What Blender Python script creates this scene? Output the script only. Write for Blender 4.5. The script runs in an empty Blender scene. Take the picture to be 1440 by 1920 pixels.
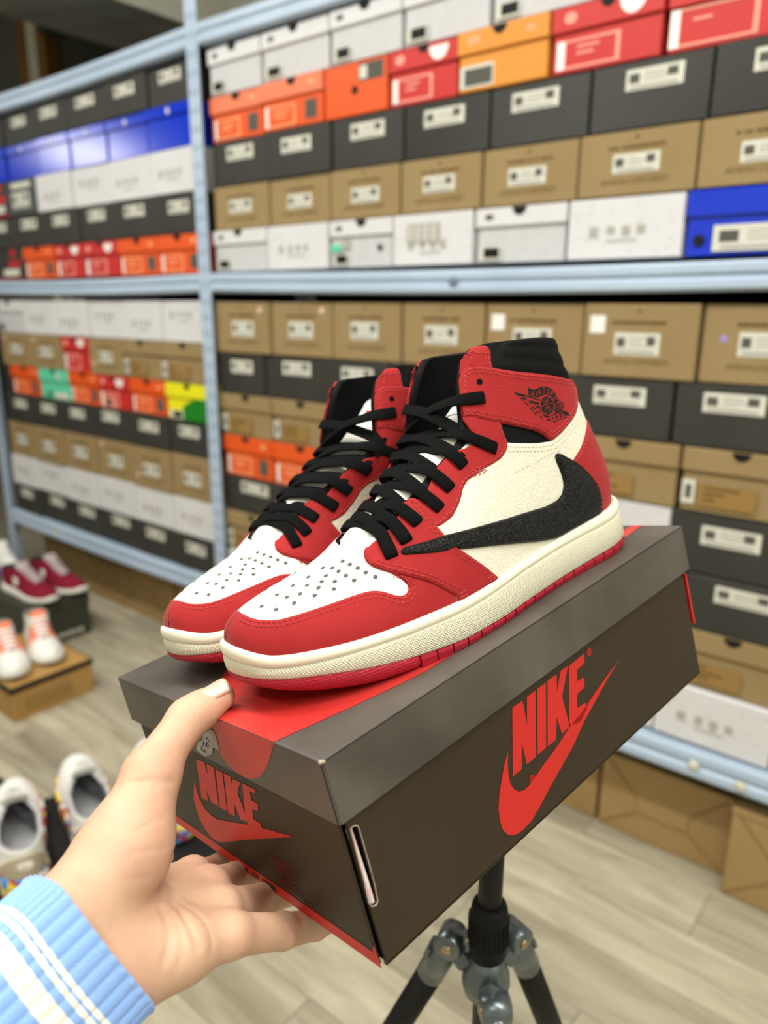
import bpy, bmesh, math, random
import numpy as np
from mathutils import Vector, Matrix
from mathutils.geometry import delaunay_2d_cdt
random.seed(7); np.random.seed(7)
C=bpy.context.scene.collection; SC=bpy.context.scene
# ---------------------------------------------------------------- camera
CAMX=Vector((0.7793,0.6266,0.0057)); CAMY=Vector((-0.1714,0.2043,0.9638)); CAMZ=Vector((0.6028,-0.7521,0.2666))
CAMZ.normalize(); CAMX=(CAMX-CAMZ*CAMX.dot(CAMZ)).normalized(); CAMY=CAMZ.cross(CAMX)
EYE=Vector((0,0,1.30))
cam=bpy.data.cameras.new('camera'); co=bpy.data.objects.new('camera',cam); C.objects.link(co)
M=Matrix((CAMX,CAMY,CAMZ)).transposed().to_4x4(); M.translation=EYE; co.matrix_world=M
cam.sensor_fit='HORIZONTAL'; cam.sensor_width=36*.75; cam.lens=1400/1440*36*.75
cam.clip_start=.02; cam.dof.use_dof=True; cam.dof.focus_distance=.455; cam.dof.aperture_fstop=cam.lens/1000/.0053
SC.camera=co
# ---------------------------------------------------------------- world, lamps, exposure
w=bpy.data.worlds.new('world'); SC.world=w; w.use_nodes=True
w.node_tree.nodes['Background'].inputs[0].default_value=(.93,.96,1,1); w.node_tree.nodes['Background'].inputs[1].default_value=.42
def lamp(name,loc,rot,sx,sy,power,col=(1,.985,.95)):
    l=bpy.data.lights.new(name,'AREA'); l.shape='RECTANGLE'; l.size=sx; l.size_y=sy; l.energy=power; l.color=col
    o=bpy.data.objects.new(name,l); C.objects.link(o); o.location=loc; o.rotation_euler=rot; return o
for i,(x,y,p) in enumerate(((-2.9,.25,30),(-1.3,.25,32),(.3,.25,32),(1.75,.35,34),(-1.6,-1.3,22),(.6,-1.3,20))):
    lamp('ceiling_tube_light',(x,y,2.93),(0,0,0),1.25,.16,p*.92); lamp('ceiling_tube_uplight',(x,y,2.95),(math.pi,0,0),1.25,.16,p*.45)
lamp('hanging_panel_light',(-5.75,-.3,2.42),(math.radians(98),0,math.radians(-68)),0.55,.22,9)
SC.view_settings.view_transform='Standard'; SC.view_settings.look='None'; SC.view_settings.gamma=1; SC.view_settings.exposure=-.06
SC.view_settings.use_curve_mapping=False
SC.cycles.max_bounces=6; SC.cycles.diffuse_bounces=3; SC.cycles.glossy_bounces=3; SC.cycles.transmission_bounces=2
SC.cycles.use_denoising=True
# ---------------------------------------------------------------- helpers
def lin(c):
    if isinstance(c,str): c=tuple(int(c[i:i+2],16)/255 for i in (1,3,5))
    return tuple(v/12.92 if v<=.04045 else ((v+.055)/1.055)**2.4 for v in c)+(1,)
MATS={}
def mat(name,col,rough=.5,spec=.5,bump=None,var=None,coat=0,metal=0,sss=0,sheen=0,objvar=0):
    """bump=(kind,scale,strength); var=(colour2,scale,amount) noise mix"""
    if name in MATS: return MATS[name]
    m=bpy.data.materials.new(name); m.use_nodes=True; N=m.node_tree.nodes; K=m.node_tree.links; b=N['Principled BSDF']
    b.inputs['Base Color'].default_value=lin(col); b.inputs['Roughness'].default_value=rough
    b.inputs['Specular IOR Level'].default_value=spec; b.inputs['Metallic'].default_value=metal
    if coat: b.inputs['Coat Weight'].default_value=coat; b.inputs['Coat Roughness'].default_value=.12
    if sheen: b.inputs['Sheen Weight'].default_value=sheen; b.inputs['Sheen Roughness'].default_value=.4
    if sss:
        b.inputs['Subsurface Weight'].default_value=sss; b.inputs['Subsurface Radius'].default_value=(.006,.0022,.0012); b.inputs['Subsurface Scale'].default_value=1
    tc=N.new('ShaderNodeTexCoord')
    src=None
    if var:
        n=N.new('ShaderNodeTexNoise'); n.inputs['Scale'].default_value=var[1]; n.inputs['Detail'].default_value=4; K.new(tc.outputs['Object'],n.inputs['Vector'])
        r=N.new('ShaderNodeMapRange'); r.inputs[1].default_value=.35; r.inputs[2].default_value=.68; r.inputs[4].default_value=var[2]; K.new(n.outputs[0],r.inputs[0])
        x=N.new('ShaderNodeMix'); x.data_type='RGBA'; x.inputs[6].default_value=lin(col); x.inputs[7].default_value=lin(var[0]); K.new(r.outputs[0],x.inputs[0]); src=x.outputs[2]
    if objvar:
        oi=N.new('ShaderNodeObjectInfo'); r=N.new('ShaderNodeMapRange'); r.inputs[3].default_value=1-objvar; r.inputs[4].default_value=1+objvar; K.new(oi.outputs['Random'],r.inputs[0])
        h=N.new('ShaderNodeHueSaturation'); h.inputs['Color'].default_value=lin(col)
        if src: K.new(src,h.inputs['Color'])
        K.new(r.outputs[0],h.inputs['Value']); src=h.outputs[0]
    if src: K.new(src,b.inputs['Base Color'])
    if bump:
        kind,sc,st=bump; dist=bump_dist.get(kind,.001)
        if kind=='leather':
            t=N.new('ShaderNodeTexVoronoi'); t.feature='DISTANCE_TO_EDGE'; t.inputs['Scale'].default_value=sc
            nz=N.new('ShaderNodeTexNoise'); nz.inputs['Scale'].default_value=sc*.6; K.new(tc.outputs['Object'],nz.inputs['Vector'])
            va=N.new('ShaderNodeMix'); va.data_type='VECTOR'; va.inputs[0].default_value=.012*1; K.new(tc.outputs['Object'],va.inputs[4]); K.new(nz.outputs['Color'],va.inputs[5]); K.new(va.outputs[1],t.inputs['Vector'])
            rr=N.new('ShaderNodeMapRange'); rr.inputs[2].default_value=.25; K.new(t.outputs['Distance'],rr.inputs[0]); h=rr.outputs[0]
        elif kind=='weave':
            t=N.new('ShaderNodeTexWave'); t.wave_type='BANDS'; t.bands_direction='DIAGONAL'; t.inputs['Scale'].default_value=sc; t.inputs['Distortion'].default_value=3.5; t.inputs['Detail'].default_value=1; K.new(tc.outputs['UV'],t.inputs['Vector']); h=t.outputs['Fac']
        elif kind=='chevron':
            sp=N.new('ShaderNodeSeparateXYZ'); K.new(tc.outputs['UV'],sp.inputs[0])
            a=N.new('ShaderNodeMath'); a.operation='PINGPONG'; a.inputs[1].default_value=.18; K.new(sp.outputs[1],a.inputs[0])
            a2=N.new('ShaderNodeMath'); a2.operation='ADD'; K.new(a.outputs[0],a2.inputs[0]); K.new(sp.outputs[0],a2.inputs[1])
            a3=N.new('ShaderNodeMath'); a3.operation='MULTIPLY'; a3.inputs[1].default_value=sc; K.new(a2.outputs[0],a3.inputs[0])
            a4=N.new('ShaderNodeMath'); a4.operation='SINE'; K.new(a3.outputs[0],a4.inputs[0]); h=a4.outputs[0]
        elif kind=='cells':
            t=N.new('ShaderNodeTexVoronoi'); t.inputs['Scale'].default_value=sc; t.inputs['Randomness'].default_value=.25; K.new(tc.outputs['UV'],t.inputs['Vector']); h=t.outputs['Distance']
        elif kind=='diag':
            t=N.new('ShaderNodeTexWave'); t.bands_direction='DIAGONAL'; t.inputs['Scale'].default_value=sc; K.new(tc.outputs['Object'],t.inputs['Vector']); h=t.outputs['Fac']
        else:
            t=N.new('ShaderNodeTexNoise'); t.inputs['Scale'].default_value=sc; t.inputs['Detail'].default_value=6; K.new(tc.outputs['Object'],t.inputs['Vector']); h=t.outputs[0]
        u=N.new('ShaderNodeBump'); u.inputs['Strength'].default_value=st; u.inputs['Distance'].default_value=dist; K.new(h,u.inputs['Height']); K.new(u.outputs[0],b.inputs['Normal'])
    MATS[name]=m; return m
bump_dist={'leather':.0006,'weave':.0006,'chevron':.0006,'cells':.0010,'diag':.001,'noise':.0006}
def link(name,me,parent=None):
    o=bpy.data.objects.new(name,me); C.objects.link(o)
    if parent: o.parent=parent
    return o
def mesh(name,V,F,m,parent=None,smooth=False,mi=None,uv=None,matrix=None):
    me=bpy.data.meshes.new(name); me.from_pydata([tuple(map(float,v)) for v in V],[],[tuple(map(int,f)) for f in F])
    for x in (m if isinstance(m,(list,tuple)) else [m]): me.materials.append(x)
    if mi is not None: me.polygons.foreach_set('material_index',list(mi))
    if smooth: me.polygons.foreach_set('use_smooth',[True]*len(me.polygons))
    if uv is not None:
        L=me.uv_layers.new(name='uv'); vi=np.empty(len(me.loops),int); me.loops.foreach_get('vertex_index',vi); L.data.foreach_set('uv',np.asarray(uv,float)[vi].ravel())
    me.update(); o=link(name,me,parent)
    if matrix is not None: o.matrix_local=matrix
    return o
def bm_obj(name,bm,m,parent=None,smooth=False):
    me=bpy.data.meshes.new(name); bm.to_mesh(me); bm.free()
    for x in (m if isinstance(m,(list,tuple)) else [m]): me.materials.append(x)
    if smooth: me.polygons.foreach_set('use_smooth',[True]*len(me.polygons))
    return link(name,me,parent)
def bbox(bm,lo,hi,bev=0,mi=0,seg=1):
    r=bmesh.ops.create_cube(bm,size=1); vs=r['verts']
    for v in vs: v.co=Vector([(lo[i]+hi[i])/2+v.co[i]*(hi[i]-lo[i]) for i in range(3)])
    fs={f for v in vs for f in v.link_faces}
    for f in fs: f.material_index=mi
    if bev:
        es={e for v in vs for e in v.link_edges}
        bmesh.ops.bevel(bm,geom=list(es),offset=bev,segments=seg,affect='EDGES',profile=.6)
    return vs
def boxo(name,lo,hi,m,parent=None,bev=0):
    bm=bmesh.new(); bbox(bm,lo,hi,bev); return bm_obj(name,bm,m,parent)
def empty(name,loc=(0,0,0),matrix=None):
    o=bpy.data.objects.new(name,None); C.objects.link(o); o.empty_display_size=.05
    if matrix is not None: o.matrix_world=matrix
    else: o.location=loc
    return o
def tag(o,label=None,cat=None,group=None,kind=None):
    if label: o['label']=label
    if cat: o['category']=cat
    if group: o['group']=group
    if kind: o['kind']=kind
    return o
def lathe(bm,prof,n=24,mi=0,frame=None):
    """prof: (radius, z) list"""
    rings=[]
    for r,z in prof: rings.append([bm.verts.new((r*math.cos(2*math.pi*k/n),r*math.sin(2*math.pi*k/n),z)) for k in range(n)])
    fs=[]
    for a,b in zip(rings,rings[1:]):
        for k in range(n): fs.append(bm.faces.new((a[k],a[(k+1)%n],b[(k+1)%n],b[k])))
    fs.append(bm.faces.new(rings[0][::-1])); fs.append(bm.faces.new(rings[-1]))
    for f in fs: f.material_index=mi
    if frame is not None: bmesh.ops.transform(bm,matrix=frame,verts=[v for r in rings for v in r])
    return rings
def along(p,q):
    """frame with z from p to q"""
    p=Vector(p);q=Vector(q);z=(q-p).normalized();x=z.orthogonal().normalized();y=z.cross(x)
    m=Matrix((x,y,z)).transposed().to_4x4(); m.translation=p; return m,(q-p).length
def poly_faces(pts2):
    """constrained triangulation of one closed outline"""
    n=len(pts2); v,e,f,_,_,_=delaunay_2d_cdt([Vector(p) for p in pts2],[(i,(i+1)%n) for i in range(n)],[],1,1e-7)
    return [tuple(p) for p in v],[tuple(t) for t in f]

# ---------------------------------------------------------------- room shell
M_wall=mat('dark_wall_paint','#45443a',.85,.2,var=('#2c2b24',1.6,.8))
M_soffit=mat('grey_concrete','#a9a89c',.9,.2,var=('#6e6d64',2.2,.8))
M_pale=mat('pale_plaster','#dcdccf',.9,.2,var=('#cfcfc0',1.2,.5))
M_under=mat('subfloor','#8d8674',.7)
FLOORZ=0.0
o=boxo('floor',(-6.5,-2.6,-.05),(2.6,2.75,-.004),M_under); tag(o,kind='structure'); FLOOR=o
M_plank=mat('plank_vinyl','#c3bca4',.42,.4,bump=('noise',60,.12),objvar=.2)
nt=M_plank.node_tree; N=nt.nodes; K=nt.links; b=N['Principled BSDF']
tc=N.new('ShaderNodeTexCoord'); mp=N.new('ShaderNodeMapping'); mp.inputs['Scale'].default_value=(1.6,11,1); K.new(tc.outputs['Object'],mp.inputs[0])
oi=N.new('ShaderNodeObjectInfo'); ad=N.new('ShaderNodeVectorMath'); ad.operation='ADD'; sm=N.new('ShaderNodeVectorMath'); sm.operation='SCALE'; sm.inputs[3].default_value=1
cx=N.new('ShaderNodeCombineXYZ'); m9=N.new('ShaderNodeMath'); m9.operation='MULTIPLY'; m9.inputs[1].default_value=37; K.new(oi.outputs['Random'],m9.inputs[0]); K.new(m9.outputs[0],cx.inputs[0]); K.new(m9.outputs[0],cx.inputs[1])
K.new(mp.outputs[0],ad.inputs[0]); K.new(cx.outputs[0],ad.inputs[1])
nz=N.new('ShaderNodeTexNoise'); nz.inputs['Scale'].default_value=1.6; nz.inputs['Detail'].default_value=7; nz.inputs['Roughness'].default_value=.62; nz.inputs['Distortion'].default_value=.5; K.new(ad.outputs[0],nz.inputs['Vector'])
rp=N.new('ShaderNodeValToRGB'); rp.color_ramp.elements[0].position=.3; rp.color_ramp.elements[0].color=lin('#8d836d'); rp.color_ramp.elements[1].position=.68; rp.color_ramp.elements[1].color=lin('#bcb49d'); K.new(nz.outputs[0],rp.inputs[0])
hs=[n for n in N if n.type=='HUE_SAT'][0]; K.new(rp.outputs[0],hs.inputs['Color'])
PW,PL=.155,1.05; plm=None; k=0
for r in range(-6,20):
    y0=r*PW-.12; off=((r*7)%10)/10*PL
    n0,n1=(-4,2) if y0<2.0 else (-5,2)
    for c_ in range(n0,n1):
        x0=c_*PL+off-.3
        if x0>1.4 or x0+PL<-4.4: continue
        if plm is None:
            bm=bmesh.new(); bbox(bm,(0,0,-.004),(PL-.0015,PW-.0015,0),.0006); plm=bpy.data.meshes.new('plank'); bm.to_mesh(plm); bm.free(); plm.materials.append(M_plank)
        p=link('plank',plm,FLOOR); p.location=(x0,y0,0); k+=1
M_white_wall=mat('shop_wall_paint','#d9d6cb',.9,.2,var=('#cfccbf',1.5,.6))
tag(boxo('wall_back',(-3.5,2.75,0),(2.6,2.9,3.5),M_white_wall),kind='structure')
tag(boxo('wall_rear',(-6.65,2.75,0),(-3.5,2.9,3.5),M_wall),kind='structure')
tag(boxo('wall_left',(-6.65,-2.6,0),(-6.5,2.75,3.5),M_wall),kind='structure')
tag(boxo('wall_right',(2.6,-2.6,0),(2.75,2.9,3.5),M_white_wall),kind='structure')
tag(boxo('wall_front',(-6.65,-2.75,0),(2.75,-2.6,3.5),M_white_wall),kind='structure')
tag(boxo('ceiling',(-6.65,-2.75,3.5),(2.75,2.9,3.6),M_pale),kind='structure')
# low concrete beam running away from us over the far bay: stained underside, its lit side painted paler
bm=bmesh.new(); bbox(bm,(-3.74,.9,2.55),(-3.18,2.75,3.5))
for f in bm.faces: f.material_index=1 if f.normal.x>.5 else 0
tag(bm_obj('trim_1',bm,[M_soffit,M_pale]),kind='structure')
M_dark=mat('dark_steel_beam','#3d4a48',.6,.3)
tag(boxo('trim_2',(-4.72,2.6,2.84),(-3.74,2.75,3.0),M_dark),kind='structure')
# wooden posts and a pale strip of a doorway beyond the rack
M_wood=mat('door_post_wood','#8a6430',.6,.3,bump=('noise',20,.3),var=('#6a4a26',4,.7)); M_strip=mat('pale_door_strip','#d2d0ba',.7,.3); M_void=mat('dark_door_leaf','#5a5b54',.7,.2,var=('#73736a',2,.6))
d=tag(boxo('door_1',(-5.9,2.70,0),(-5.09,2.748,3.3),M_void),kind='structure')
for nm,x0,x1,m in (('door_post',-5.09,-4.965,M_wood),('door_post',-4.86,-4.755,M_wood),('door_strip',-4.965,-4.86,M_strip)):
    boxo(nm,(x0,2.66,0),(x1,2.748,3.4),m,d)
# ---------------------------------------------------------------- rack
M_steel=mat('blue_grey_rack_steel','#b3c4d8',.38,.5,var=('#a2b4c8',3,.6)); M_slot=mat('rack_slot_shadow','#6f7f93',.8,.2)
M_deck=mat('rack_deck','#8b98a6',.6,.3); M_gap_shade=mat('painted_rack_gap_shade','#1b1a17',.9,.1)
YF=1.585; YB=2.02
rk=empty('shelving_rack',(-2.0,1.8,0)); tag(rk,'pale blue steel shelving rack packed with shoe boxes behind the held box','rack')
inv=Matrix.Translation((2.0,-1.8,0))
def rp_(o): o.matrix_local=inv; return o
UP_=[(-3.60,-3.545,0,2.7),(-2.022,-1.968,0,2.7),(.06,.115,0,2.7)]
for i,(x0,x1,z0,z1) in enumerate(UP_):
    for yf,yb in ((YF-.012,YF+.035),(YB-.02,YB+.03)):
        bm=bmesh.new(); bbox(bm,(x0,yf,z0),(x1,yf+.003,z1 if yf<1.7 else 2.06)); bbox(bm,(x0,yf+.003,z0),(x0+.003,yb,z1 if yf<1.7 else 2.06)); u=rp_(bm_obj('upright',bm,M_steel,rk))
        if yf<1.7:
            bm=bmesh.new()
            for q in range(54):
                z=.05+q*.05; xm=(x0+x1)/2
                for dx in (-.012,.012): bbox(bm,(xm+dx-.003,yf-.0006,z),(xm+dx+.003,yf+.0002,z+.017))
            s=bm_obj('slot',bm,M_slot,u); s['kind']='stuff'
def beam(x0,x1,zb,zt):
    bm=bmesh.new(); h=zt-zb; pr=[(0,zb),(-.004,zb+.002),(-.008,zb+.12*h),(-.008,zb+.36*h),(-.002,zb+.46*h),(-.002,zb+.54*h),(-.008,zb+.64*h),(-.008,zb+.88*h),(-.003,zt),(.03,zt),(.03,zb)]
    n=16; rings=[]
    for k in range(n+1):
        t=k/n; x=x0+(x1-x0)*t; sag=-.010*math.sin(math.pi*t)*(x1-x0)/2
        rings.append([bm.verts.new((x,YF-.004+y,z+sag)) for y,z in pr])
    L=len(pr)
    for a,b in zip(rings,rings[1:]):
        for k in range(L): bm.faces.new((a[k],a[(k+1)%L],b[(k+1)%L],b[k]))
    bm.faces.new(rings[0][::-1]); bm.faces.new(rings[-1]); bmesh.ops.recalc_face_normals(bm,faces=bm.faces)
    rp_(bm_obj('beam',bm,M_steel,rk))
LV=[(.285,.352),(1.337,1.394),(2.028,2.088)]
for zb,zt in LV:
    for x0,x1 in ((-3.545,-2.022),(-1.968,.06)):
        beam(x0,x1,zb,zt)
        rp_(boxo('shelf_board',(x0,YF+.03,zb+.03),(x1,YB-.02,zt-.014),M_deck,rk)); rp_(boxo('rear_beam',(x0,YB-.018,zb),(x1,YB,zt),M_steel,rk))
for x0,x1 in ((-3.545,-2.022),(-1.968,.06)): rp_(boxo('added_back_sheet',(x0,YB+.03,.1),(x1,YB+.034,2.03),M_gap_shade,rk))  # added dark sheets: stop light and paint the shade behind the boxes
for x,z in ((-1.05,1.357),(-.37,.313),(-.27,.305),(-3.15,.31)):
    bm=bmesh.new(); lathe(bm,[(.012,0),(.012,.003),(.006,.006)],12); bmesh.ops.transform(bm,matrix=Matrix.Translation((x,YF-.012,z))@Matrix.Rotation(math.pi/2,4,'X'),verts=bm.verts); rp_(bm_obj('rivet',bm,M_strip if z<1 else M_slot,rk))

# ---------------------------------------------------------------- shoe boxes on the rack
CB=dict(black=mat('black_card','#33322d',.55,.35,var=('#3b3a35',8,.6)),gloss=mat('black_embossed_card','#33332f',.26,.5,bump=('diag',55,.5)),
 kraft=mat('kraft_card','#98825c',.75,.2,var=('#8f7850',6,.6)),white=mat('white_card','#d8d7d8',.6,.3,var=('#d0cfd0',8,.6)),greyw=mat('grey_white_card','#c8c7c8',.6,.3,var=('#bcbbbc',30,.5)),
 orange=mat('orange_card','#e2571d',.45,.4),amber=mat('amber_card','#dd8f33',.5,.4),red=mat('red_card','#c32f2b',.45,.4),blue=mat('blue_card','#0a34c4',.2,.5),mint=mat('mint_card','#63cfa8',.5,.4),
 yellow=mat('yellow_card','#e9e21a',.5,.4),green=mat('green_card','#157a1c',.5,.4),charcoal=mat('charcoal_card','#4d5150',.6,.3),coral=mat('pale_orange_card','#ea7d58',.45,.4))
I_lab=mat('label_paper','#d3d2c4',.6,.3); I_dark=mat('label_ink','#56564f',.7,.2); I_grey=mat('label_grey_print','#aaa9a0',.7,.2); I_white=mat('white_print','#efece6',.6,.3); I_blk=mat('black_print','#191815',.6,.2)
I_brown=mat('brown_print','#5f4827',.7,.2); I_tan=mat('tan_print_panel','#957643',.7,.2); I_pale=mat('pale_red_print','#efa090',.6,.2); I_or=mat('pale_orange_print','#f2a678',.6,.2); I_pk=mat('pink_sticker','#e8c3b4',.6,.2); I_lil=mat('lilac_sticker','#a68fd0',.6,.2); I_red=mat('red_print','#b8262a',.5,.3); I_sp=mat('speckle_print','#c3bfbb',.7,.2)
FY=-.165
def face_print(name,w,h,rects,mats,parent,dy=0):
    """thin printed plates on the front of a box: (x0,x1,z0,z1,mat index[,lift]) as fractions of the face"""
    V=[];F=[];mi=[]
    for i,r in enumerate(rects):
        x0,x1,z0,z1,m=r[:5]; lift=.0004+(r[5] if len(r)>5 else .0003)*1
        xs=(-w/2+w*x0,-w/2+w*x1); zs=(h*z0,h*z1); y1=FY-dy; y0=y1-lift; b=len(V)
        for y in (y0,y1):
            for z in zs:
                for x in xs: V.append((x,y,z))
        for f in ((0,1,3,2),(0,4,5,1),(2,3,7,6),(0,2,6,4),(1,5,7,3)): F.append(tuple(b+q for q in f)); mi.append(m)
    return mesh(name,V,F,mats,parent,mi=mi)
def disc(name,w,h,fx,fz,r,m,parent,dy=0,half=None,sx=1,n=16,lift=.0007):
    a0,a1=(0,2*math.pi) if half is None else half
    pts=[(-w/2+w*fx+r*sx*math.cos(a0+(a1-a0)*k/n),h*fz+r*math.sin(a0+(a1-a0)*k/n)) for k in range(n+(half is not None))]
    y1=FY-dy;V=[(x,y1-lift,z) for x,z in pts]+[(x,y1,z) for x,z in pts];L=len(pts)
    F=[tuple(range(L))]+[(k,L+k,L+(k+1)%L,(k+1)%L) for k in range(L)]
    return mesh(name,V,F,m,parent)
BODY={}
def card(name,lo,hi,m,parent,bev=.0022):
    return boxo(name,lo,hi,m,parent,bev)
def small_label(w,h,parent,x0,x1,z0,z1,rng,tilt=0):
    dx=x1-x0;dz=z1-z0;R=[(x0,x1,z0,z1,0)]
    R.append((x0+dx*.06,x0+dx*.24,z0+dz*.35,z0+dz*.78,1,.0008))
    for q in range(3): R.append((x0+dx*.32,x0+dx*(.55+.3*rng.random()),z0+dz*(.74-q*.17),z0+dz*(.80-q*.17),2,.0008))
    R.append((x0+dx*.08,x0+dx*.9,z0+dz*.08,z0+dz*.22,2,.0008))
    R.append((x0+dx*.72,x0+dx*.9,z0+dz*.45,z0+dz*.85,1,.0008))
    return face_print('size_label',w,h,R,[I_lab,I_dark,I_grey],parent)
TXT={}
def text_print(name,body,size,m,parent,loc,rot=(math.pi/2,0,0),scale=None):
    if body not in TXT:
        cu=bpy.data.curves.new('t','FONT'); cu.body=body; cu.align_x='CENTER'; cu.align_y='CENTER'; cu.size=1; cu.extrude=.01; cu.resolution_u=2
        t=bpy.data.objects.new('t',cu); C.objects.link(t); bpy.context.view_layer.update()
        me=bpy.data.meshes.new_from_object(t.evaluated_get(bpy.context.evaluated_depsgraph_get())); bpy.data.objects.remove(t); bpy.data.curves.remove(cu); TXT[body]=me
    me=TXT[body].copy(); me.materials.clear(); me.materials.append(m); o=link(name,me,parent); o.location=loc; o.rotation_euler=rot
    s=(size,)*3 if scale is None else scale; o.scale=s; return o
def line_print(w,h,parent,x0,x1,z,hh,m,rng,name='printed_line'):
    R=[];x=x0
    while x<x1-.01:
        a=.018+rng.random()*.03; R.append((x,min(x+a,x1),z-hh/2,z+hh/2,0)); x+=a+.008+(.018 if rng.random()<.2 else 0)
    return face_print(name,w,h,R,[m],parent)
NB=[0]
def shelfbox(kind,x0,x1,z0,z1,label,group,opt=()):
    NB[0]+=1; rng=random.Random(NB[0]*13+5)
    w=x1-x0-.006; h=z1-z0-.0015; yf=1.598+rng.uniform(-.006,.006)
    t=empty('shoe_box',((x0+x1)/2,yf-FY,z0)); tag(t,label,'shoe box',group); t.rotation_euler=(0,0,rng.uniform(-.006,.006))
    B=lambda m,hh=h,z=0,ins=.0: card('body',(-w/2+ins,FY+ins*1.2,z),(w/2-ins,.165,hh),CB[m],t)
    def lidded(bm_,lm=None,f=.66,notch=True):
        lm=lm or bm_; b=card('body',(-w/2+.003,FY+.004,0),(w/2-.003,.163,h*f+.01),CB[bm_],t)
        l=card('lid',(-w/2,FY-.003,h*f),(w/2,.165,h),CB[lm],t)
        if notch: disc('finger_notch',w,h,.5+rng.uniform(-.03,.03),.995,.018,I_blk,l,dy=.003,half=(math.pi,2*math.pi))
        return b,l
    if kind in('black','gloss'):
        B('black' if kind=='black' else 'gloss')
        c_=.5+rng.uniform(-.04,.04); lz=.6+rng.uniform(-.05,.05); small_label(w,h,t,c_-.24,c_+.24,lz-.06,lz+.25,rng)
    elif kind=='kraft':
        b=B('kraft'); c_=.5+rng.uniform(-.02,.02); lz=.5+rng.uniform(-.04,.03); lw=.2; small_label(w,h,t,c_-lw,c_+lw,lz-.15,lz+.15,rng)
        line_print(w,h,b,.26,.74,.75,.045,I_brown,rng); text_print('printed_words','ADIDAS.COM/YEEZY',.0155,I_brown,b,(0,FY-.0003,h*.22))
        disc('pull_hole',w,h,.5,.9,.0035,I_brown,t,n=10)
        if 'pink' in opt: disc('sticker',w,h,.12 if rng.random()<.5 else .84,.3 if rng.random()<.5 else .86,.009,I_pk,t,n=12)
        if 'lilac' in opt: disc('sticker',w,h,.17,.57,.007,I_lil,t,n=12)
        if 'note' in opt: o=face_print('sticker',w,h,[(.06,.2,.6,.84,0)],[I_white],t)
    elif kind=='kraftlid':
        b,l=lidded('kraft',f=.64); face_print('size_label',w,h,[(.0+.02,.13,.12,.5,0),(.05,.1,.2,.42,1,.0008)],[I_lab,I_dark],b); face_print('printed_panel',w,h,[(.15,.62,.1,.45,0)]+[(.2,.3+.2*rng.random(),.38-q*.09,.41-q*.09,1,.0008) for q in range(3)],[I_tan,I_brown],b)
    elif kind=='whitelid':
        b,l=lidded('greyw','white',f=.66); face_print('size_label',w,h,[(.05,.3,.06,.3,0),(.1,.28,.1,.28,1,.0008)],[I_lab,I_blk],b); disc('check_print',w,h,.16,.84,.007,I_dark,l,dy=.003,n=8,sx=1.8)
        if 'green' in opt: face_print('printed_panel',w,h,[(.02,.14,.7,.98,0),(.2,.32,.4,.62,1),(.02,.2,.36,.5,0)],[CB['mint'],I_grey],l); disc('printed_dot',w,h,.8,.4,.009,I_blk,b,n=12,dy=-.003)
    elif kind=='white':
        b=B('white'); 
        R=[]
        for q in range(26): x=rng.random()*.92+.03; z=rng.random()*.9+.04; R.append((x,x+.02,z,z+.03,0))
        face_print('speckles',w,h,R,[I_sp],b)['kind']='stuff'
        z=.5+rng.uniform(-.12,.16); R=[(.2,.28,z-.09,z+.09,0)]+[(.36+.13*q,.36+.13*q+.07,z-.1+rng.random()*.06,z+.09,1) for q in range(3)]+[(.36,.62,z-.17,z-.13,1)]
        face_print('printed_label',w,h,R,[I_grey,I_grey],b)
        if 'panel' in opt: face_print('printed_panel',w,h,[(.18,.62,.42,.82,0)]+[(.2+.1*q,.26+.1*q,.46,.78,1,.0008) for q in range(4)],[I_grey,I_sp],b)
    elif kind in('orange','coral'):
        b,l=lidded('orange',lm='coral' if kind=='coral' else 'orange',f=.62); disc('logo_print',w,h,.84,.83,.007,I_or,l,dy=.003,n=8,sx=1.8)
        face_print('size_label',w,h,[(.06,.11,.06,.5,0),(.12,.56,.46,.5,1),(.12,.56,.06,.1,1),(.53,.56,.1,.46,1),(.2,.45,.34,.38,1),(.2,.4,.24,.28,1)],[I_white,I_or],b,dy=-.0035)
        face_print('barcode',w,h,[(.72,.9,.12,.5,0)],[I_dark],b,dy=-.0035)
    elif kind=='orangeflat':
        b=B('orange'); disc('finger_notch',w,h,.5,.48,.011,I_blk,t,n=12); face_print('barcode',w,h,[(.56,.95,.62,.95,0),(.58,.7,.66,.9,1,.0008)],[I_dark,I_lab],t)
    elif kind=='amber':
        b,l=lidded('amber',f=.62); face_print('size_label',w,h,[(.03,.42,.06,.44,0),(.08,.4,.1,.38,1,.0008)],[I_lab,I_dark],b,dy=-.0035); face_print('logo_print',w,h,[(.12,.27,.76,.9,0)],[I_or],l,dy=.003); disc('check_print',w,h,.82,.82,.007,I_or,l,dy=.003,n=8,sx=1.8)
    elif kind=='red':
        b,l=lidded('red',f=.62,notch=False); disc('white_dot',w,h,.74,.93,.03,I_white,l,dy=.003,half=(math.pi,2*math.pi),sx=.9); disc('logo_print',w,h,.18,.82,.011,I_pale,l,dy=.003,n=10,sx=1.3); disc('finger_notch',w,h,.52,.995,.016,I_blk,l,dy=.003,half=(math.pi,2*math.pi))
        face_print('size_label',w,h,[(.05,.13,.06,.5,0),(.14,.64,.46,.5,1),(.14,.64,.06,.1,1),(.6,.64,.1,.46,1),(.24,.45,.36,.4,1),(.24,.4,.26,.3,1)],[I_white,I_pale],b,dy=-.0035)
        if 'bar' in opt: face_print('barcode',w,h,[(.1,.5,.02,.36,0),(.22,.38,.06,.32,1,.0008)],[I_pale,I_blk],b,dy=-.0035)
    elif kind=='redplain':
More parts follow.
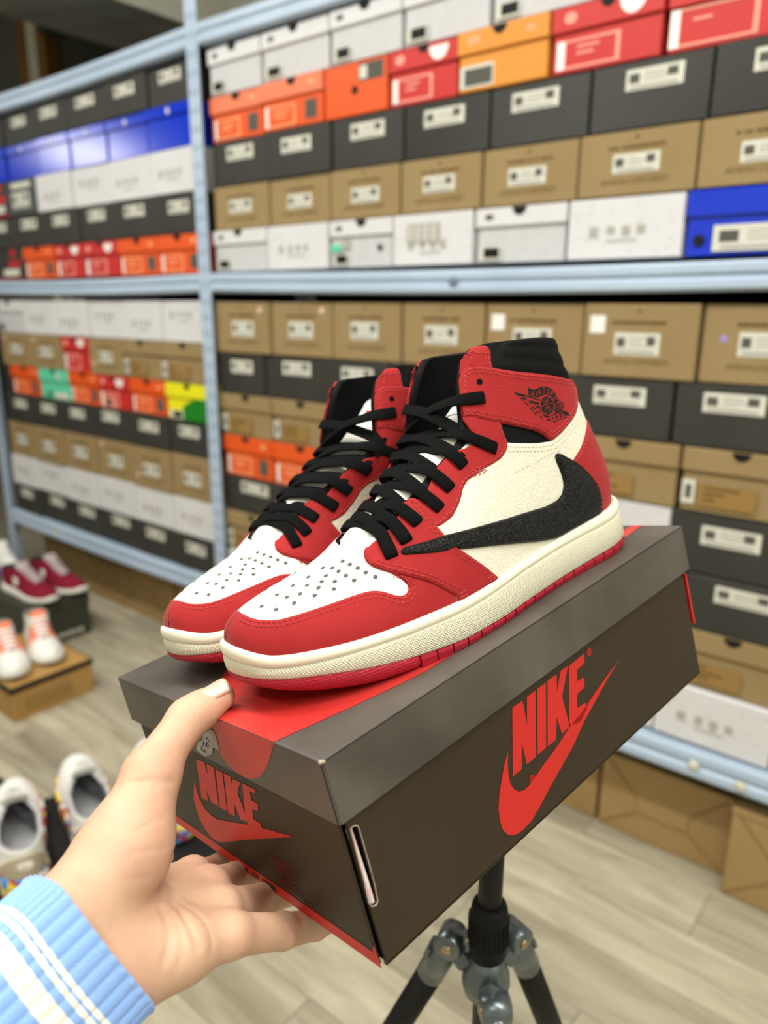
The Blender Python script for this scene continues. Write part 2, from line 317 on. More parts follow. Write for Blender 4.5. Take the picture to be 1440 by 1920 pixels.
        b,l=lidded('red',f=.62,notch=False); face_print('logo_print',w,h,[(.12,.28,.8,.92,0)],[I_white],l,dy=.003)
        face_print('size_label',w,h,[(.02,.1,.06,.6,0),(.1,.7,.56,.6,1),(.1,.7,.06,.1,1),(.66,.7,.1,.56,1),(.2,.35,.4,.44,1)],[I_white,I_pale],b,dy=-.0035)
    elif kind=='blue':
        b,l=lidded('blue',f=.74,notch=False); disc('logo_print',w,h,.5,.86,.010,I_lab,l,dy=.003,n=9,sx=.9)
    elif kind=='bluelabel':
        b,l=lidded('blue',f=.6,notch=False); disc('pull_hole',w,h,.1,.24,.011,I_blk,t,n=14); small_label(w,h,b,.2,.93,.06,.46,rng)
    elif kind=='mint':
        b,l=lidded('mint',f=.6); disc('sticker',w,h,.68,.78,.012,I_pk,l,dy=.003,n=10); disc('logo_print',w,h,.3,.16,.014,I_blk,b,n=10,dy=-.0035); face_print('size_label',w,h,[(.48,.92,.04,.24,0)],[I_lab],b,dy=-.0035)
    elif kind=='yellowgreen':
        b,l=lidded('yellow','yellow',f=.62); 
        V=[(-.1*w,FY-.002,0),(w/2,FY-.002,0),(w/2,FY-.002,h*.9),(-.1*w,FY-.002,h*.38),(-.1*w,FY+.006,0),(w/2,FY+.006,0),(w/2,FY+.006,h*.9),(-.1*w,FY+.006,h*.38)]
        mesh('green_corner',V,[(0,1,2,3),(4,7,6,5),(0,4,5,1),(1,5,6,2),(2,6,7,3),(3,7,4,0)],CB['green'],t); face_print('barcode',w,h,[(.06,.4,.02,.24,0),(.14,.34,.05,.22,1,.0008)],[I_lab,I_blk],b,dy=-.0035)
    elif kind=='redblack':
        b=B('black'); disc('logo_print',w,h,.72,.86,.02,I_red,t,n=12); face_print('printed_panel',w,h,[(.58,.92,.4,.62,0)],[I_red],t); face_print('size_label',w,h,[(.4,.86,.12,.34,0)],[I_lab],t); face_print('printed_stripe',w,h,[(0,1,0,.05,0)],[I_red],t)
    elif kind=='charcoal':
        b=B('charcoal'); face_print('logo_print',w,h,[(.16,.84,.76,.92,0)],[I_lab],t); small_label(w,h,t,.16,.76,.2,.64,rng)
    if kind=='orangesticker': pass
    return t
DESC=dict(black='black shoe box, pale label',gloss='glossy embossed black shoe box',kraft='kraft shoe box, white label',kraftlid='kraft shoe box, notched lid',whitelid='white shoe box, notched lid',white='plain white shoe box',orange='orange shoe box, notched lid',coral='coral shoe box, notched lid',orangeflat='orange shoe box, round hole',amber='amber orange shoe box',red='red shoe box, white dot',redplain='plain red shoe box',blue='blue shoe box, white emblem',bluelabel='blue shoe box, white label',mint='mint green shoe box',yellowgreen='yellow shoe box, green corner',redblack='black shoe box, red emblem',charcoal='charcoal shoe box, two labels')
GRP=dict(black='black shoe boxes on the rack',gloss='black shoe boxes on the rack',kraft='kraft shoe boxes on the rack',kraftlid='kraft shoe boxes on the rack',whitelid='white shoe boxes on the rack',white='white shoe boxes on the rack',blue='blue shoe boxes on the rack',bluelabel='blue shoe boxes on the rack')
ORD=['first','second','third','fourth','fifth','sixth','seventh','eighth']
def row(bay,shelf,n,z0,z1,edges,kinds,opts={},rev=False):
    """one row of boxes; edges run away from or towards the centre post; n counts rows from the shelf up"""
    m=len(kinds)
    for i,k in enumerate(kinds):
        if k is None: continue
        num=(m-i if rev else i+1)
        lab='%s, %s bay %s middle shelf, %s row up, %s from post'%(DESC[k],bay,shelf,ORD[n-1],ORD[num-1])
        shelfbox(k,edges[i],edges[i+1],z0+1.30,z1+1.30,lab,GRP.get(k,'bright coloured shoe boxes on the rack'),opts.get(i,()))
U=[(.0975,.2195),(.2205,.3435),(.3445,.4685),(.4695,.5915),(.5925,.716)]
row('near','above',1,*U[0],[-1.968,-1.723,-1.477,-1.254,-1.013,-.775,-.524,-.25,.03],['whitelid','white','whitelid','white','whitelid','white','bluelabel','bluelabel'],{2:('green',),3:('panel',)})
row('near','above',2,*U[1],[-1.961,-1.712,-1.473,-1.234,-.997,-.758,-.51,-.262,-.01],['kraft']*8)
row('near','above',3,*U[2],[-1.955,-1.71,-1.467,-1.228,-.984,-.743,-.5,-.255,-.01],['black','black','black','gloss','gloss','gloss','gloss','gloss'])
row('near','above',4,*U[3],[-1.965,-1.732,-1.492,-1.279,-1.072,-.839,-.6,-.36,-.12],['coral','coral','orangeflat','red','amber','red','redplain','redplain'])
row('near','above',5,*U[4],[-1.956,-1.726,-1.468,-1.232,-.987,-.75,-.51],['whitelid','whitelid','whitelid','whitelid','whitelid','whitelid'])
Lo=[(-.946,-.8145),(-.8135,-.6765),(-.6755,-.5525),(-.5515,-.416),(-.415,-.279),(-.278,-.148),(-.147,.008)]
cx=[-1.976,-1.722,-1.471,-1.224,-.972,-.72,-.47,-.22,.03]
sh=lambda d:[-1.976]+[x+d for x in cx[1:]]
row('near','below',1,*Lo[0],sh(-.005),['white']*8)
row('near','below',2,*Lo[1],sh(.01),['kraftlid']*8)
row('near','below',3,*Lo[2],sh(.027),['black']*8)
row('near','below',4,*Lo[3],sh(-.017),['orange','orange','black','black','white','white','black','black'])
row('near','below',5,*Lo[4],sh(-.008),['kraftlid']*8)
row('near','below',6,*Lo[5],sh(-.037),['black']*8)
row('near','below',7,*Lo[6],cx,['kraft']*8,{0:('pink',),1:('pink',),4:('note',),5:('note',),6:('lilac',)})
F=[-3.5,-3.25,-3.0,-2.757,-2.51,-2.27,-2.026]
row('far','above',1,.0975,.2195,[-3.5,-3.2,-2.951,-2.742,-2.503,-2.262,-2.026],['redblack','orange','red','red','orange','orange'],rev=True)
row('far','above',2,.2205,.3435,[-3.5,-3.251,-2.987,-2.745,-2.505,-2.256,-2.026],['black']*6,rev=True)
row('far','above',3,.3445,.4755,[-3.5,-3.256,-3.026,-2.773,-2.526,-2.274,-2.026],['redblack','charcoal','white','white','white','white'],rev=True)
row('far','above',4,.4765,.6025,[-3.5,-3.25,-2.996,-2.761,-2.518,-2.279,-2.026],['blue']*6,rev=True)
row('far','above',5,.6035,.716,[-3.5,-3.245,-3.011,-2.761,-2.504,-2.262,-2.026],['black']*6,rev=True)
G=[-3.53,-3.29,-3.04,-2.785,-2.53,-2.28,-2.04]
row('far','below',1,-.946,-.817,G,['black']*6,rev=True)
row('far','below',2,-.816,-.677,G,['white']*6,rev=True)
row('far','below',3,-.676,-.5175,[x+.01 for x in G[:-1]]+[-2.035],['kraft']*6,{3:('pink',),4:('pink',)},rev=True)
row('far','below',4,-.5165,-.3915,[-3.494,-3.251,-3.007,-2.775,-2.528,-2.276,-2.035],['black']*6,rev=True)
row('far','below',5,-.3905,-.2645,[-3.439,-3.187,-2.94,-2.712,-2.503,-2.277,-2.03],['orange','mint','orange','red','orange','yellowgreen'],{3:('bar',)},rev=True)
row('far','below',6,-.2635,-.1255,[-3.492,-3.225,-2.966,-2.761,-2.525,-2.289,-2.03],['kraft','kraft','red','kraft','kraftlid','kraftlid'],{0:('pink',),1:('pink',),3:('pink',)},rev=True)
row('far','below',7,-.1245,.012,[-3.5,-3.25,-2.991,-2.737,-2.498,-2.272,-2.028],['whitelid']+['white']*5,rev=True)
# cartons under the lowest shelf
M_cart=mat('brown_carton','#a3875a',.7,.25,var=('#957a4d',3,.6)); M_fold=mat('carton_fold','#86693f',.75,.2)
def carton(x0,x1,yf,h,label):
    t=empty('carton',((x0+x1)/2,yf+.2,0)); tag(t,label,'carton','brown cartons on the floor under the rack'); w=x1-x0
    boxo("body",(-w/2,-.2,0),(w/2,.12,h),M_cart,t,.004)
    for s in (-1,1):
        for (xa,za,xb,zb) in ((s*w*.48,h*.04,s*w*.2,h*.36),(s*w*.48,h*.97,s*w*.2,h*.55)):
            m,L=along((xa,-.2008,za),(xb,-.2008,zb)); bm=bmesh.new(); bbox(bm,(-.002,-.0012,0),(.002,.0012,L)); bmesh.ops.transform(bm,matrix=m,verts=bm.verts); bm_obj('fold_crease',bm,M_fold,t)
    boxo('flap',(-w*.2,-.2035,h*.36),(w*.2,-.2,h*.55),M_cart,t,.001)
    boxo('flap_edge',(-w/2,-.203,h*.93),(w/2,-.2,h),M_cart,t,.001)
    return t
carton(-.283,.04,1.60,.235,'brown paper folded carton under the near bay, standing proud at the frame edge')
carton(-.605,-.288,1.655,.215,'brown folded carton under the near bay, below the pale rivet')
carton(-1.05,-.615,1.66,.215,'brown carton under the near bay, half hidden behind the held black box')
carton(-1.9,-1.07,1.66,.215,'long brown carton under the near bay beside the centre post')
carton(-2.45,-2.03,1.70,.235,'brown carton under the far bay nearest the centre post')
carton(-2.87,-2.46,1.69,.24,'brown carton under the far bay, below the fourth black box')
carton(-3.5,-2.88,1.69,.25,'brown carton under the far bay behind the maroon sneakers')

DATA={"strap":[[0.9643,0.8465],[0.9676,0.873],[0.9407,0.8888],[0.9084,0.8984],[0.8478,0.9025],[0.773,0.9002],[0.702,0.8927],[0.6072,0.8762],[0.4775,0.8519],[0.3694,0.8244],[0.1067,0.732],[0.1422,0.7038],[0.177,0.6622],[0.2098,0.6209],[0.2584,0.5908],[0.3035,0.5725],[0.3462,0.5502],[0.3886,0.5384],[0.4062,0.5628],[0.4249,0.5891],[0.4692,0.6321],[0.5466,0.6833],[0.6206,0.7182],[0.6794,0.7396],[0.7598,0.7589],[0.8354,0.7743],[0.9885,0.7802],[0.9857,0.8087]],"tab":[[1.0,0.8819],[1.0,0.9086],[1.0,0.9224],[1.0,0.9387],[0.9753,0.9543],[0.9195,0.9699],[0.797,0.9671],[0.755,0.9548],[0.7219,0.9324],[0.698,0.8943],[0.6957,0.8698]],"eyestay":[[0.9565,0.8142],[0.9836,0.7791],[0.9071,0.7601],[0.8649,0.7421],[0.8283,0.7249],[0.8181,0.6993],[0.8348,0.6914],[0.9337,0.689],[0.9939,0.6636],[1.0,0.6366],[0.9599,0.6205],[0.95,0.6179],[0.9212,0.5957],[0.8978,0.5671],[0.8791,0.547],[0.9065,0.5227],[0.9221,0.5013],[0.8559,0.4586],[0.7128,0.3484],[0.6887,0.3381],[0.724,0.394],[0.7093,0.3834],[0.6997,0.4019],[0.6941,0.4267],[0.6942,0.4596],[0.696,0.4879],[0.7041,0.5195],[0.7037,0.5431],[0.6786,0.5545],[0.6411,0.5641],[0.7018,0.5658],[0.6669,0.5677],[0.6323,0.5704],[0.5953,0.579],[0.5832,0.603],[0.5878,0.6312],[0.6059,0.6579],[0.6442,0.7009],[0.6764,0.7396],[0.6949,0.76],[0.7811,0.7915]],"wing":[[1.0,0.5026],[1.0,0.5156],[0.964,0.5274],[0.9104,0.5253],[0.8603,0.5078],[0.8033,0.4711],[0.7583,0.4308],[0.7,0.3653],[0.6737,0.3298],[0.6387,0.2803],[0.6023,0.2218],[0.5691,0.1661],[0.537,0.1083],[0.5095,0.0591],[0.4903,0.0197],[0.4876,0.0098],[0.4972,0.0074],[0.5638,0.0057],[0.5619,0.0074],[0.5623,0.0202],[0.5677,0.0291],[0.5837,0.0536],[0.6044,0.0829],[0.6282,0.1145],[0.6651,0.1555],[0.6916,0.182],[0.737,0.2213],[0.773,0.2493],[0.8215,0.2868],[0.8519,0.3087],[0.8737,0.3272],[0.883,0.3418],[0.8846,0.3521],[0.8777,0.3486],[0.8947,0.3712],[0.9079,0.3991],[0.9352,0.428],[0.9402,0.451],[0.9477,0.4627],[0.9694,0.4871]],"mudguard_in":[[0.9554,0.081],[0.9418,0.0789],[0.9184,0.0794],[0.8957,0.0823],[0.8751,0.0854],[0.8561,0.0897],[0.8317,0.0989],[0.8007,0.1105],[0.7795,0.1195],[0.7585,0.1296],[0.7411,0.1358],[0.7253,0.1375],[0.7095,0.1305],[0.6912,0.1158],[0.6716,0.0946],[0.6573,0.0821],[0.6491,0.0798],[0.6462,0.0873],[0.649,0.1006],[0.6595,0.123],[0.6767,0.1509],[0.6972,0.177],[0.7209,0.2048],[0.737,0.2215]],"heel":[[0.1472,0.5081],[0.1949,0.4831],[0.2255,0.4581],[0.2623,0.4215],[0.2877,0.3977],[0.3005,0.3851],[0.3031,0.3577],[0.3038,0.2583],[0.286,0.1249],[0.2646,0.0109]],"quarter_top":[[0.1914,0.6167],[0.2477,0.5904],[0.2962,0.5726],[0.341,0.5496],[0.384,0.5355],[0.4004,0.5411],[0.4415,0.5595],[0.5077,0.5969],[0.5878,0.6374],[0.6065,0.6492],[0.6377,0.6671]],"swoosh":[[0.3664,0.4653],[0.3476,0.4476],[0.3112,0.3912],[0.2776,0.3269],[0.2475,0.2552],[0.2239,0.1822],[0.2119,0.114],[0.2044,0.0586],[0.2052,0.0156],[0.2459,0.0188],[0.2768,0.0174],[0.3079,0.0178],[0.3265,0.0176],[0.3497,0.0196],[0.3966,0.0478],[0.4607,0.1012],[0.5258,0.1611],[0.5325,0.1655],[0.5686,0.1938],[0.5988,0.2173],[0.6206,0.2421],[0.6306,0.237],[0.6526,0.2451],[0.7007,0.2707],[0.7292,0.2817],[0.7436,0.2862],[0.7569,0.2991],[0.7667,0.313],[0.7691,0.3232],[0.7641,0.3263],[0.7287,0.3278],[0.694,0.3269],[0.6743,0.327],[0.6385,0.3192],[0.589,0.3038],[0.5564,0.2919],[0.501,0.265],[0.4454,0.2368],[0.389,0.2082],[0.356,0.2085],[0.3429,0.23],[0.3398,0.2734],[0.3452,0.3238],[0.3548,0.3781],[0.3702,0.4377],[0.3734,0.4587]],"eyelets":[[0.7785,0.8578],[0.7776,0.8168],[0.6608,0.6462],[0.7857,0.6234],[0.7734,0.5422],[0.7711,0.4779],[0.8323,0.4478],[0.7802,0.3585],[0.7841,0.3087]],"holes":[[0.9191,0.3053],[0.8867,0.2969],[0.8411,0.2759],[0.7932,0.2418],[0.7496,0.2044],[0.9221,0.2779],[0.8911,0.2693],[0.845,0.2459],[0.7948,0.2089],[0.9087,0.2491],[0.8555,0.2242],[0.823,0.1844],[0.8972,0.2265],[0.9496,0.2727],[0.7944,0.2087],[0.8431,0.2442],[0.8554,0.2241],[0.8225,0.1838],[0.8906,0.2689],[0.9085,0.2488],[0.8973,0.2269],[0.8811,0.2024],[0.8563,0.1682],[0.9196,0.2069],[0.9031,0.1752],[0.8854,0.1423],[0.9221,0.1573],[0.9055,0.1149],[0.9523,0.2344],[0.9542,0.1962],[0.956,0.1572],[0.9496,0.1146],[0.8417,0.276],[0.8862,0.2965],[0.9218,0.2779],[0.9494,0.2723]],"wing_black":[[[0.5185,0.8108],[0.5024,0.8023],[0.4868,0.7966],[0.4747,0.7961],[0.4547,0.7975],[0.4349,0.7951],[0.4153,0.7886],[0.3965,0.7767],[0.3792,0.7568],[0.3677,0.736],[0.3543,0.7124],[0.3429,0.7009],[0.3273,0.6891],[0.3289,0.674],[0.3373,0.6622],[0.3535,0.6765],[0.3723,0.6938],[0.3841,0.7059],[0.3914,0.7245],[0.4004,0.7426],[0.4109,0.7545],[0.4247,0.7629],[0.4393,0.7663],[0.4566,0.7665],[0.4714,0.766],[0.4851,0.7697],[0.5008,0.7754],[0.5116,0.7817],[0.5224,0.7871]],[[0.3901,0.7076],[0.3898,0.6981],[0.3913,0.6899],[0.3941,0.6826],[0.3984,0.6772],[0.404,0.6742],[0.4107,0.6736],[0.4183,0.6755],[0.4264,0.6798],[0.4348,0.6863],[0.4428,0.694],[0.45,0.7028],[0.4563,0.7123],[0.4615,0.7227],[0.4656,0.7329],[0.4649,0.7401],[0.4622,0.7462],[0.458,0.7514],[0.4524,0.7553],[0.4457,0.7577],[0.4382,0.7584],[0.4303,0.7574],[0.4223,0.7547],[0.4148,0.7503],[0.4081,0.7445],[0.4027,0.7375],[0.3974,0.7286],[0.3928,0.7183]],[[0.5954,0.8094],[0.5831,0.806],[0.5497,0.795],[0.5162,0.7821],[0.4902,0.7681],[0.4636,0.7559],[0.4644,0.7515],[0.4909,0.7645],[0.5217,0.7793],[0.5621,0.7926],[0.5715,0.7931],[0.5823,0.7985],[0.5917,0.8042]],[[0.5625,0.7907],[0.5337,0.7797],[0.5348,0.7728],[0.5482,0.7787],[0.559,0.7845]],[[0.57,0.7888],[0.5623,0.7858],[0.5446,0.7716],[0.5578,0.778]],[[0.5255,0.7713],[0.5008,0.762],[0.4701,0.747],[0.4692,0.7382],[0.5021,0.7542],[0.5152,0.76]],[[0.5494,0.7713],[0.5384,0.7659],[0.5218,0.7509],[0.5371,0.7592]],[[0.5329,0.7702],[0.522,0.7639],[0.5071,0.7527],[0.5204,0.7592]],[[0.4984,0.748],[0.467,0.7308],[0.4651,0.7212],[0.4866,0.7345]],[[0.5269,0.7487],[0.516,0.7428],[0.4987,0.7263],[0.517,0.7365]],[[0.5148,0.7497],[0.5037,0.7443],[0.4876,0.7279],[0.5028,0.7359]],[[0.5057,0.7263],[0.492,0.7165],[0.4738,0.6974],[0.4905,0.7088]],[[0.4913,0.7243],[0.4782,0.7164],[0.4618,0.6996],[0.4793,0.7096]],[[0.4746,0.7223],[0.4586,0.7093],[0.4564,0.7019],[0.4683,0.7124]],[[0.468,0.6958],[0.4577,0.6876],[0.4387,0.6684],[0.4535,0.6775]],[[0.4548,0.6985],[0.4395,0.686],[0.407,0.6631],[0.4088,0.6588],[0.4227,0.664],[0.4406,0.6794]],[[0.4254,0.6598],[0.4126,0.6534],[0.3994,0.6414],[0.4069,0.6411],[0.4185,0.6487]],[[0.3945,0.6347],[0.3843,0.6293],[0.373,0.6212],[0.3818,0.6202]],[[0.4053,0.6674],[0.3934,0.6636],[0.3881,0.6546],[0.3974,0.6568]],[[0.4015,0.653],[0.39,0.6481],[0.3791,0.6361],[0.3892,0.6376]],[[0.3917,0.6712],[0.3691,0.6547],[0.3715,0.6505],[0.3886,0.6617]],[[0.3832,0.65],[0.3714,0.6478],[0.3592,0.6344],[0.3734,0.6349]],[[0.3754,0.6278],[0.364,0.6265],[0.3547,0.618],[0.3662,0.6194]],[[0.3855,0.6915],[0.3412,0.6441],[0.3415,0.6376],[0.3541,0.6456],[0.3871,0.6754]],[[0.3641,0.6446],[0.3492,0.6396],[0.3369,0.6275],[0.3494,0.631]],[[0.3569,0.6257],[0.3472,0.6254],[0.3352,0.6145],[0.3452,0.6148]],[[0.3841,0.7019],[0.3376,0.6579],[0.312,0.6275],[0.3146,0.6197],[0.329,0.6264],[0.3409,0.6484],[0.3816,0.6898]],[[0.3372,0.6232],[0.3242,0.6204],[0.3143,0.6116],[0.3252,0.6111]],[[0.335,0.6544],[0.3133,0.6396],[0.2961,0.6153],[0.3003,0.6088],[0.3133,0.6186],[0.3172,0.6323]]],"wing_red":[[[0.4639,0.7268],[0.4528,0.7317],[0.433,0.7296],[0.4098,0.7231],[0.3922,0.7128]],[[0.4523,0.751],[0.4466,0.7428],[0.4377,0.7382],[0.4262,0.7393],[0.4198,0.7506]],[[0.4392,0.7549],[0.4396,0.747],[0.4364,0.7386],[0.4348,0.7246]],[[0.4305,0.719],[0.4387,0.7086],[0.4384,0.6952],[0.4297,0.6814]],[[0.4305,0.719],[0.4175,0.6957],[0.4084,0.6752]],[[0.4293,0.7195],[0.4134,0.7056],[0.3989,0.6853]],[[0.5115,0.7831],[0.4947,0.7924],[0.4986,0.7771]],[[0.5053,0.7862],[0.4977,0.7826]],[[0.4802,0.7883],[0.4833,0.7731]],[[0.4668,0.7722],[0.4696,0.7887],[0.4609,0.7879],[0.4567,0.7834],[0.4597,0.7796],[0.4683,0.7805]],[[0.4625,0.7799],[0.4539,0.7707]],[[0.4371,0.7892],[0.439,0.7744],[0.4422,0.7735]],[[0.4424,0.7903],[0.4341,0.7885]],[[0.4104,0.7714],[0.4141,0.7675],[0.4188,0.766],[0.4229,0.7676],[0.4249,0.7716],[0.424,0.7765],[0.4204,0.7805],[0.4155,0.782],[0.4113,0.7805],[0.4093,0.7764],[0.4104,0.7714]],[[0.4111,0.7575],[0.3945,0.7684],[0.3866,0.763],[0.3877,0.758],[0.3953,0.7575],[0.403,0.7629]],[[0.3978,0.7593],[0.3998,0.7495]],[[0.3729,0.7411],[0.3966,0.7367],[0.3915,0.7306],[0.3808,0.7273],[0.3717,0.7294],[0.3684,0.7355],[0.3729,0.7411]],[[0.38,0.7126],[0.352,0.7114],[0.3684,0.698]],[[0.3702,0.7119],[0.3631,0.7028]],[[0.361,0.6864],[0.3448,0.6985],[0.3493,0.6755],[0.3329,0.6882]]],"far":[18.859,33.3603,0.0085],"print_side":{"N":[[13.72,-4.22],[14.72,-4.25],[14.63,-5.83],[15.18,-4.22],[16.05,-4.22],[14.76,-8.15],[13.83,-8.14],[13.82,-6.68],[13.31,-8.17],[12.42,-8.17]],"I":[[16.23,-4.22],[17.14,-4.22],[15.83,-8.12],[14.93,-8.11]],"K":[[17.33,-4.18],[18.3,-4.2],[17.99,-5.27],[18.77,-4.18],[19.59,-4.21],[18.37,-5.8],[18.45,-7.77],[18.41,-8.02],[17.58,-8.11],[17.43,-6.8],[16.91,-8.12],[16.0,-8.11]],"E":[[19.66,-4.26],[21.48,-4.19],[21.28,-4.82],[20.39,-4.88],[20.14,-5.6],[20.98,-5.7],[20.76,-6.33],[19.87,-6.39],[19.57,-7.27],[20.53,-7.35],[20.49,-7.62],[20.76,-7.69],[19.63,-8.31],[18.6,-8.05],[18.51,-7.72]],"swoosh":[[25.03,-6.39],[23.24,-7.04],[21.54,-7.8],[19.89,-8.52],[18.48,-9.36],[16.94,-10.03],[15.47,-10.63],[14.25,-11.2],[13.2,-11.64],[12.19,-11.74],[11.65,-11.65],[11.2,-11.45],[10.85,-11.13],[10.6,-10.64],[10.56,-9.96],[10.69,-9.26],[10.96,-8.64],[11.48,-7.79],[12.08,-6.97],[12.55,-6.53],[12.28,-7.09],[12.12,-7.78],[12.09,-8.41],[12.28,-8.96],[12.63,-9.32],[13.06,-9.49],[13.54,-9.48],[14.19,-9.32],[15.42,-8.95],[17.02,-8.55],[18.36,-8.09],[20.49,-7.62],[21.99,-7.16],[23.6,-6.71]]},"print_end":{"N":[[16.71,-4.41],[15.49,-4.35],[15.62,-5.35],[15.16,-4.38],[14.19,-4.38],[15.43,-7.6],[16.47,-7.67],[16.71,-6.86],[17.07,-7.74],[18.01,-7.74]],"I":[[13.97,-4.44],[13.06,-4.41],[14.28,-7.58],[15.3,-7.65]],"K":[[12.87,-4.42],[11.99,-4.39],[12.14,-5.03],[11.74,-4.49],[10.8,-4.44],[11.71,-5.47],[11.5,-6.8],[11.74,-7.47],[12.52,-7.58],[12.71,-6.51],[13.25,-7.62],[14.21,-7.68]],"E":[[10.54,-4.41],[8.94,-4.4],[9.1,-4.69],[9.81,-4.77],[10.02,-5.42],[9.21,-5.38],[9.5,-5.99],[10.27,-6.11],[10.53,-6.9],[9.68,-6.92],[9.74,-7.22],[11.58,-7.64],[11.68,-7.27]],"swoosh":[[18.05,-6.3],[18.48,-7.15],[18.52,-7.99],[18.09,-8.69],[17.37,-8.89],[16.44,-8.93],[14.31,-8.38],[11.59,-7.65],[9.74,-7.22],[7.94,-6.85],[5.84,-6.42],[9.34,-7.79],[13.12,-9.31],[16.77,-10.83],[17.77,-11.12],[18.74,-11.12],[19.44,-10.65],[19.78,-9.97],[19.81,-9.13],[19.63,-8.35],[18.92,-7.29]]},"lid_red_end":[[11.42,-0.67],[7.63,-0.39],[4.43,-0.22],[4.64,-0.47],[5.34,-1.33],[6.16,-2.1],[7.15,-2.82],[8.11,-3.25],[8.96,-3.45],[10.11,-3.43],[10.98,-3.21],[11.63,-2.75],[11.78,-2.12],[11.56,-1.24]],"lid_red_top_line":[[3.02,36.49],[4.28,0.1],[4.13,0.15],[2.0,9.13],[10.12,-0.07],[14.23,-0.39]],"sticker":[[13.53,-1.88],[13.23,-1.58],[12.07,-1.03],[11.49,-0.96],[11.4,-1.31],[11.53,-2.06],[11.61,-2.35],[12.43,-2.31],[12.8,-2.83],[14.15,-3.41],[14.59,-3.3],[15.24,-3.23],[14.52,-2.47],[13.59,-2.07]],"end_stripe":[[17.04,-11.46],[3.59,-11.5],[3.93,-12.31],[17.61,-12.42]],"end_dark":[[[14.8,-11.79],[13.86,-11.75],[14.04,-12.07],[14.86,-12.09]],[[13.38,-11.74],[12.62,-11.67],[12.77,-12.03],[13.53,-12.11]],[[12.05,-11.64],[10.45,-11.56],[10.53,-12.0],[12.23,-12.17]]],"end_text":[[9.68,-8.97],[6.74,-9.67],[9.52,-10.1],[6.06,-10.9]],"slot":[[0.72,-4.22],[0.92,-4.2],[1.13,-4.28],[1.21,-4.45],[1.21,-5.74],[1.21,-6.8],[1.19,-7.84],[1.09,-8.72],[0.94,-8.84],[0.68,-8.74],[0.58,-8.48],[0.64,-7.33],[0.68,-5.84],[0.7,-4.83]],"hand":{"fore":[[[-0.294,0.0659,1.0066],2.0,[-0.2924,0.1281,1.0208],2.2],[[-0.2747,0.0699,0.9741],1.9,[-0.2775,0.1348,0.9949],2.0]],"palm":[[[-0.2976,0.1366,1.0192],2.2,[-0.306,0.1706,1.0291],2.2],[[-0.306,0.1706,1.0291],2.2,[-0.3201,0.1971,1.0495],1.55],[[-0.2842,0.1438,0.9904],1.75,[-0.2615,0.1986,0.981],1.12],[[-0.2911,0.1442,0.9959],1.7,[-0.2839,0.2093,0.9757],1.12],[[-0.2966,0.1451,0.9997],1.7,[-0.306,0.2191,0.9708],1.1],[[-0.3002,0.1462,1.0031],1.7,[-0.3301,0.2246,0.9622],1.05],[[-0.28,0.1439,0.9887],1.85,[-0.2664,0.1709,0.989],1.5]],"thumb":[[[-0.3218,0.1983,1.0528],1.32,[-0.3315,0.2315,1.0669],1.12],[[-0.3315,0.2315,1.0669],1.1,[-0.3296,0.2406,1.0698],1.0],[[-0.3296,0.2406,1.0698],0.98,[-0.327,0.2527,1.0735],0.86]],"pinky":[[[-0.261,0.1989,0.9808],1.08,[-0.2626,0.236,0.954],0.97],[[-0.2626,0.236,0.954],0.97,[-0.2647,0.2649,0.9352],0.86],[[-0.2647,0.2649,0.9352],0.86,[-0.2646,0.289,0.9244],0.72]],"ring":[[[-0.2835,0.2098,0.9763],1.12,[-0.3007,0.2535,0.9396],1.0],[[-0.3007,0.2535,0.9396],1.0,[-0.304,0.2841,0.9246],0.88],[[-0.304,0.2841,0.9246],0.88,[-0.3038,0.3093,0.9163],0.75]],"middle":[[[-0.3052,0.2201,0.9717],1.1,[-0.3337,0.2596,0.9338],0.99],[[-0.3337,0.2596,0.9338],0.99,[-0.3393,0.2908,0.9181],0.88],[[-0.3393,0.2908,0.9181],0.88,[-0.3425,0.3158,0.9098],0.76]],"index":[[[-0.3292,0.2256,0.9628],1.05,[-0.3613,0.2578,0.9238],0.96],[[-0.3613,0.2578,0.9238],0.96,[-0.3729,0.2911,0.9088],0.86],[[-0.3729,0.2911,0.9088],0.86,[-0.3763,0.3157,0.9034],0.76]],"crease":[[[[-0.2793,0.1842,1.0445],[-0.2791,0.1798,1.0316],[-0.2776,0.1768,1.02],[-0.2741,0.176,1.0097],[-0.2674,0.1779,0.9999],[-0.261,0.1787,0.9878]],0.0022,0.001],[[[-0.272,0.178,1.0105],[-0.2646,0.1821,1.0054],[-0.2588,0.1844,0.9987],[-0.2552,0.1825,0.9853]],0.0018,0.0006],[[[-0.279,0.1714,1.0078],[-0.2735,0.1711,0.9944],[-0.2733,0.1666,0.9812]],0.0022,0.0006],[[[-0.2726,0.175,1.0032],[-0.2678,0.1747,0.9916],[-0.2667,0.1713,0.9795]],0.002,0.0005],[[[-0.3004,0.1757,1.0682],[-0.2932,0.182,1.0698],[-0.285,0.1881,1.0683]],0.0018,0.0006],[[[-0.2979,0.1768,1.0656],[-0.2901,0.1834,1.0667]],0.0015,0.0004],[[[-0.2952,0.1716,1.0449],[-0.2904,0.177,1.0494],[-0.2855,0.182,1.0522]],0.0015,0.0003],[[[-0.2957,0.1672,1.0336],[-0.2888,0.1735,1.0357],[-0.2823,0.1791,1.0368]],0.0015,0.0003],[[[-0.2962,0.1623,1.0211],[-0.2889,0.1686,1.0222],[-0.2808,0.1748,1.0213]],0.0016,0.0003],[[[-0.292,0.1931,1.0982],[-0.2854,0.1965,1.0931]],0.0016,0.0004],[[[-0.2908,0.1946,1.0998],[-0.2843,0.1981,1.0952]],0.0014,0.0003],[[[-0.3039,0.1498,1.003],[-0.2964,0.1512,0.9901],[-0.2894,0.1513,0.9747]],0.002,0.0004]]}}
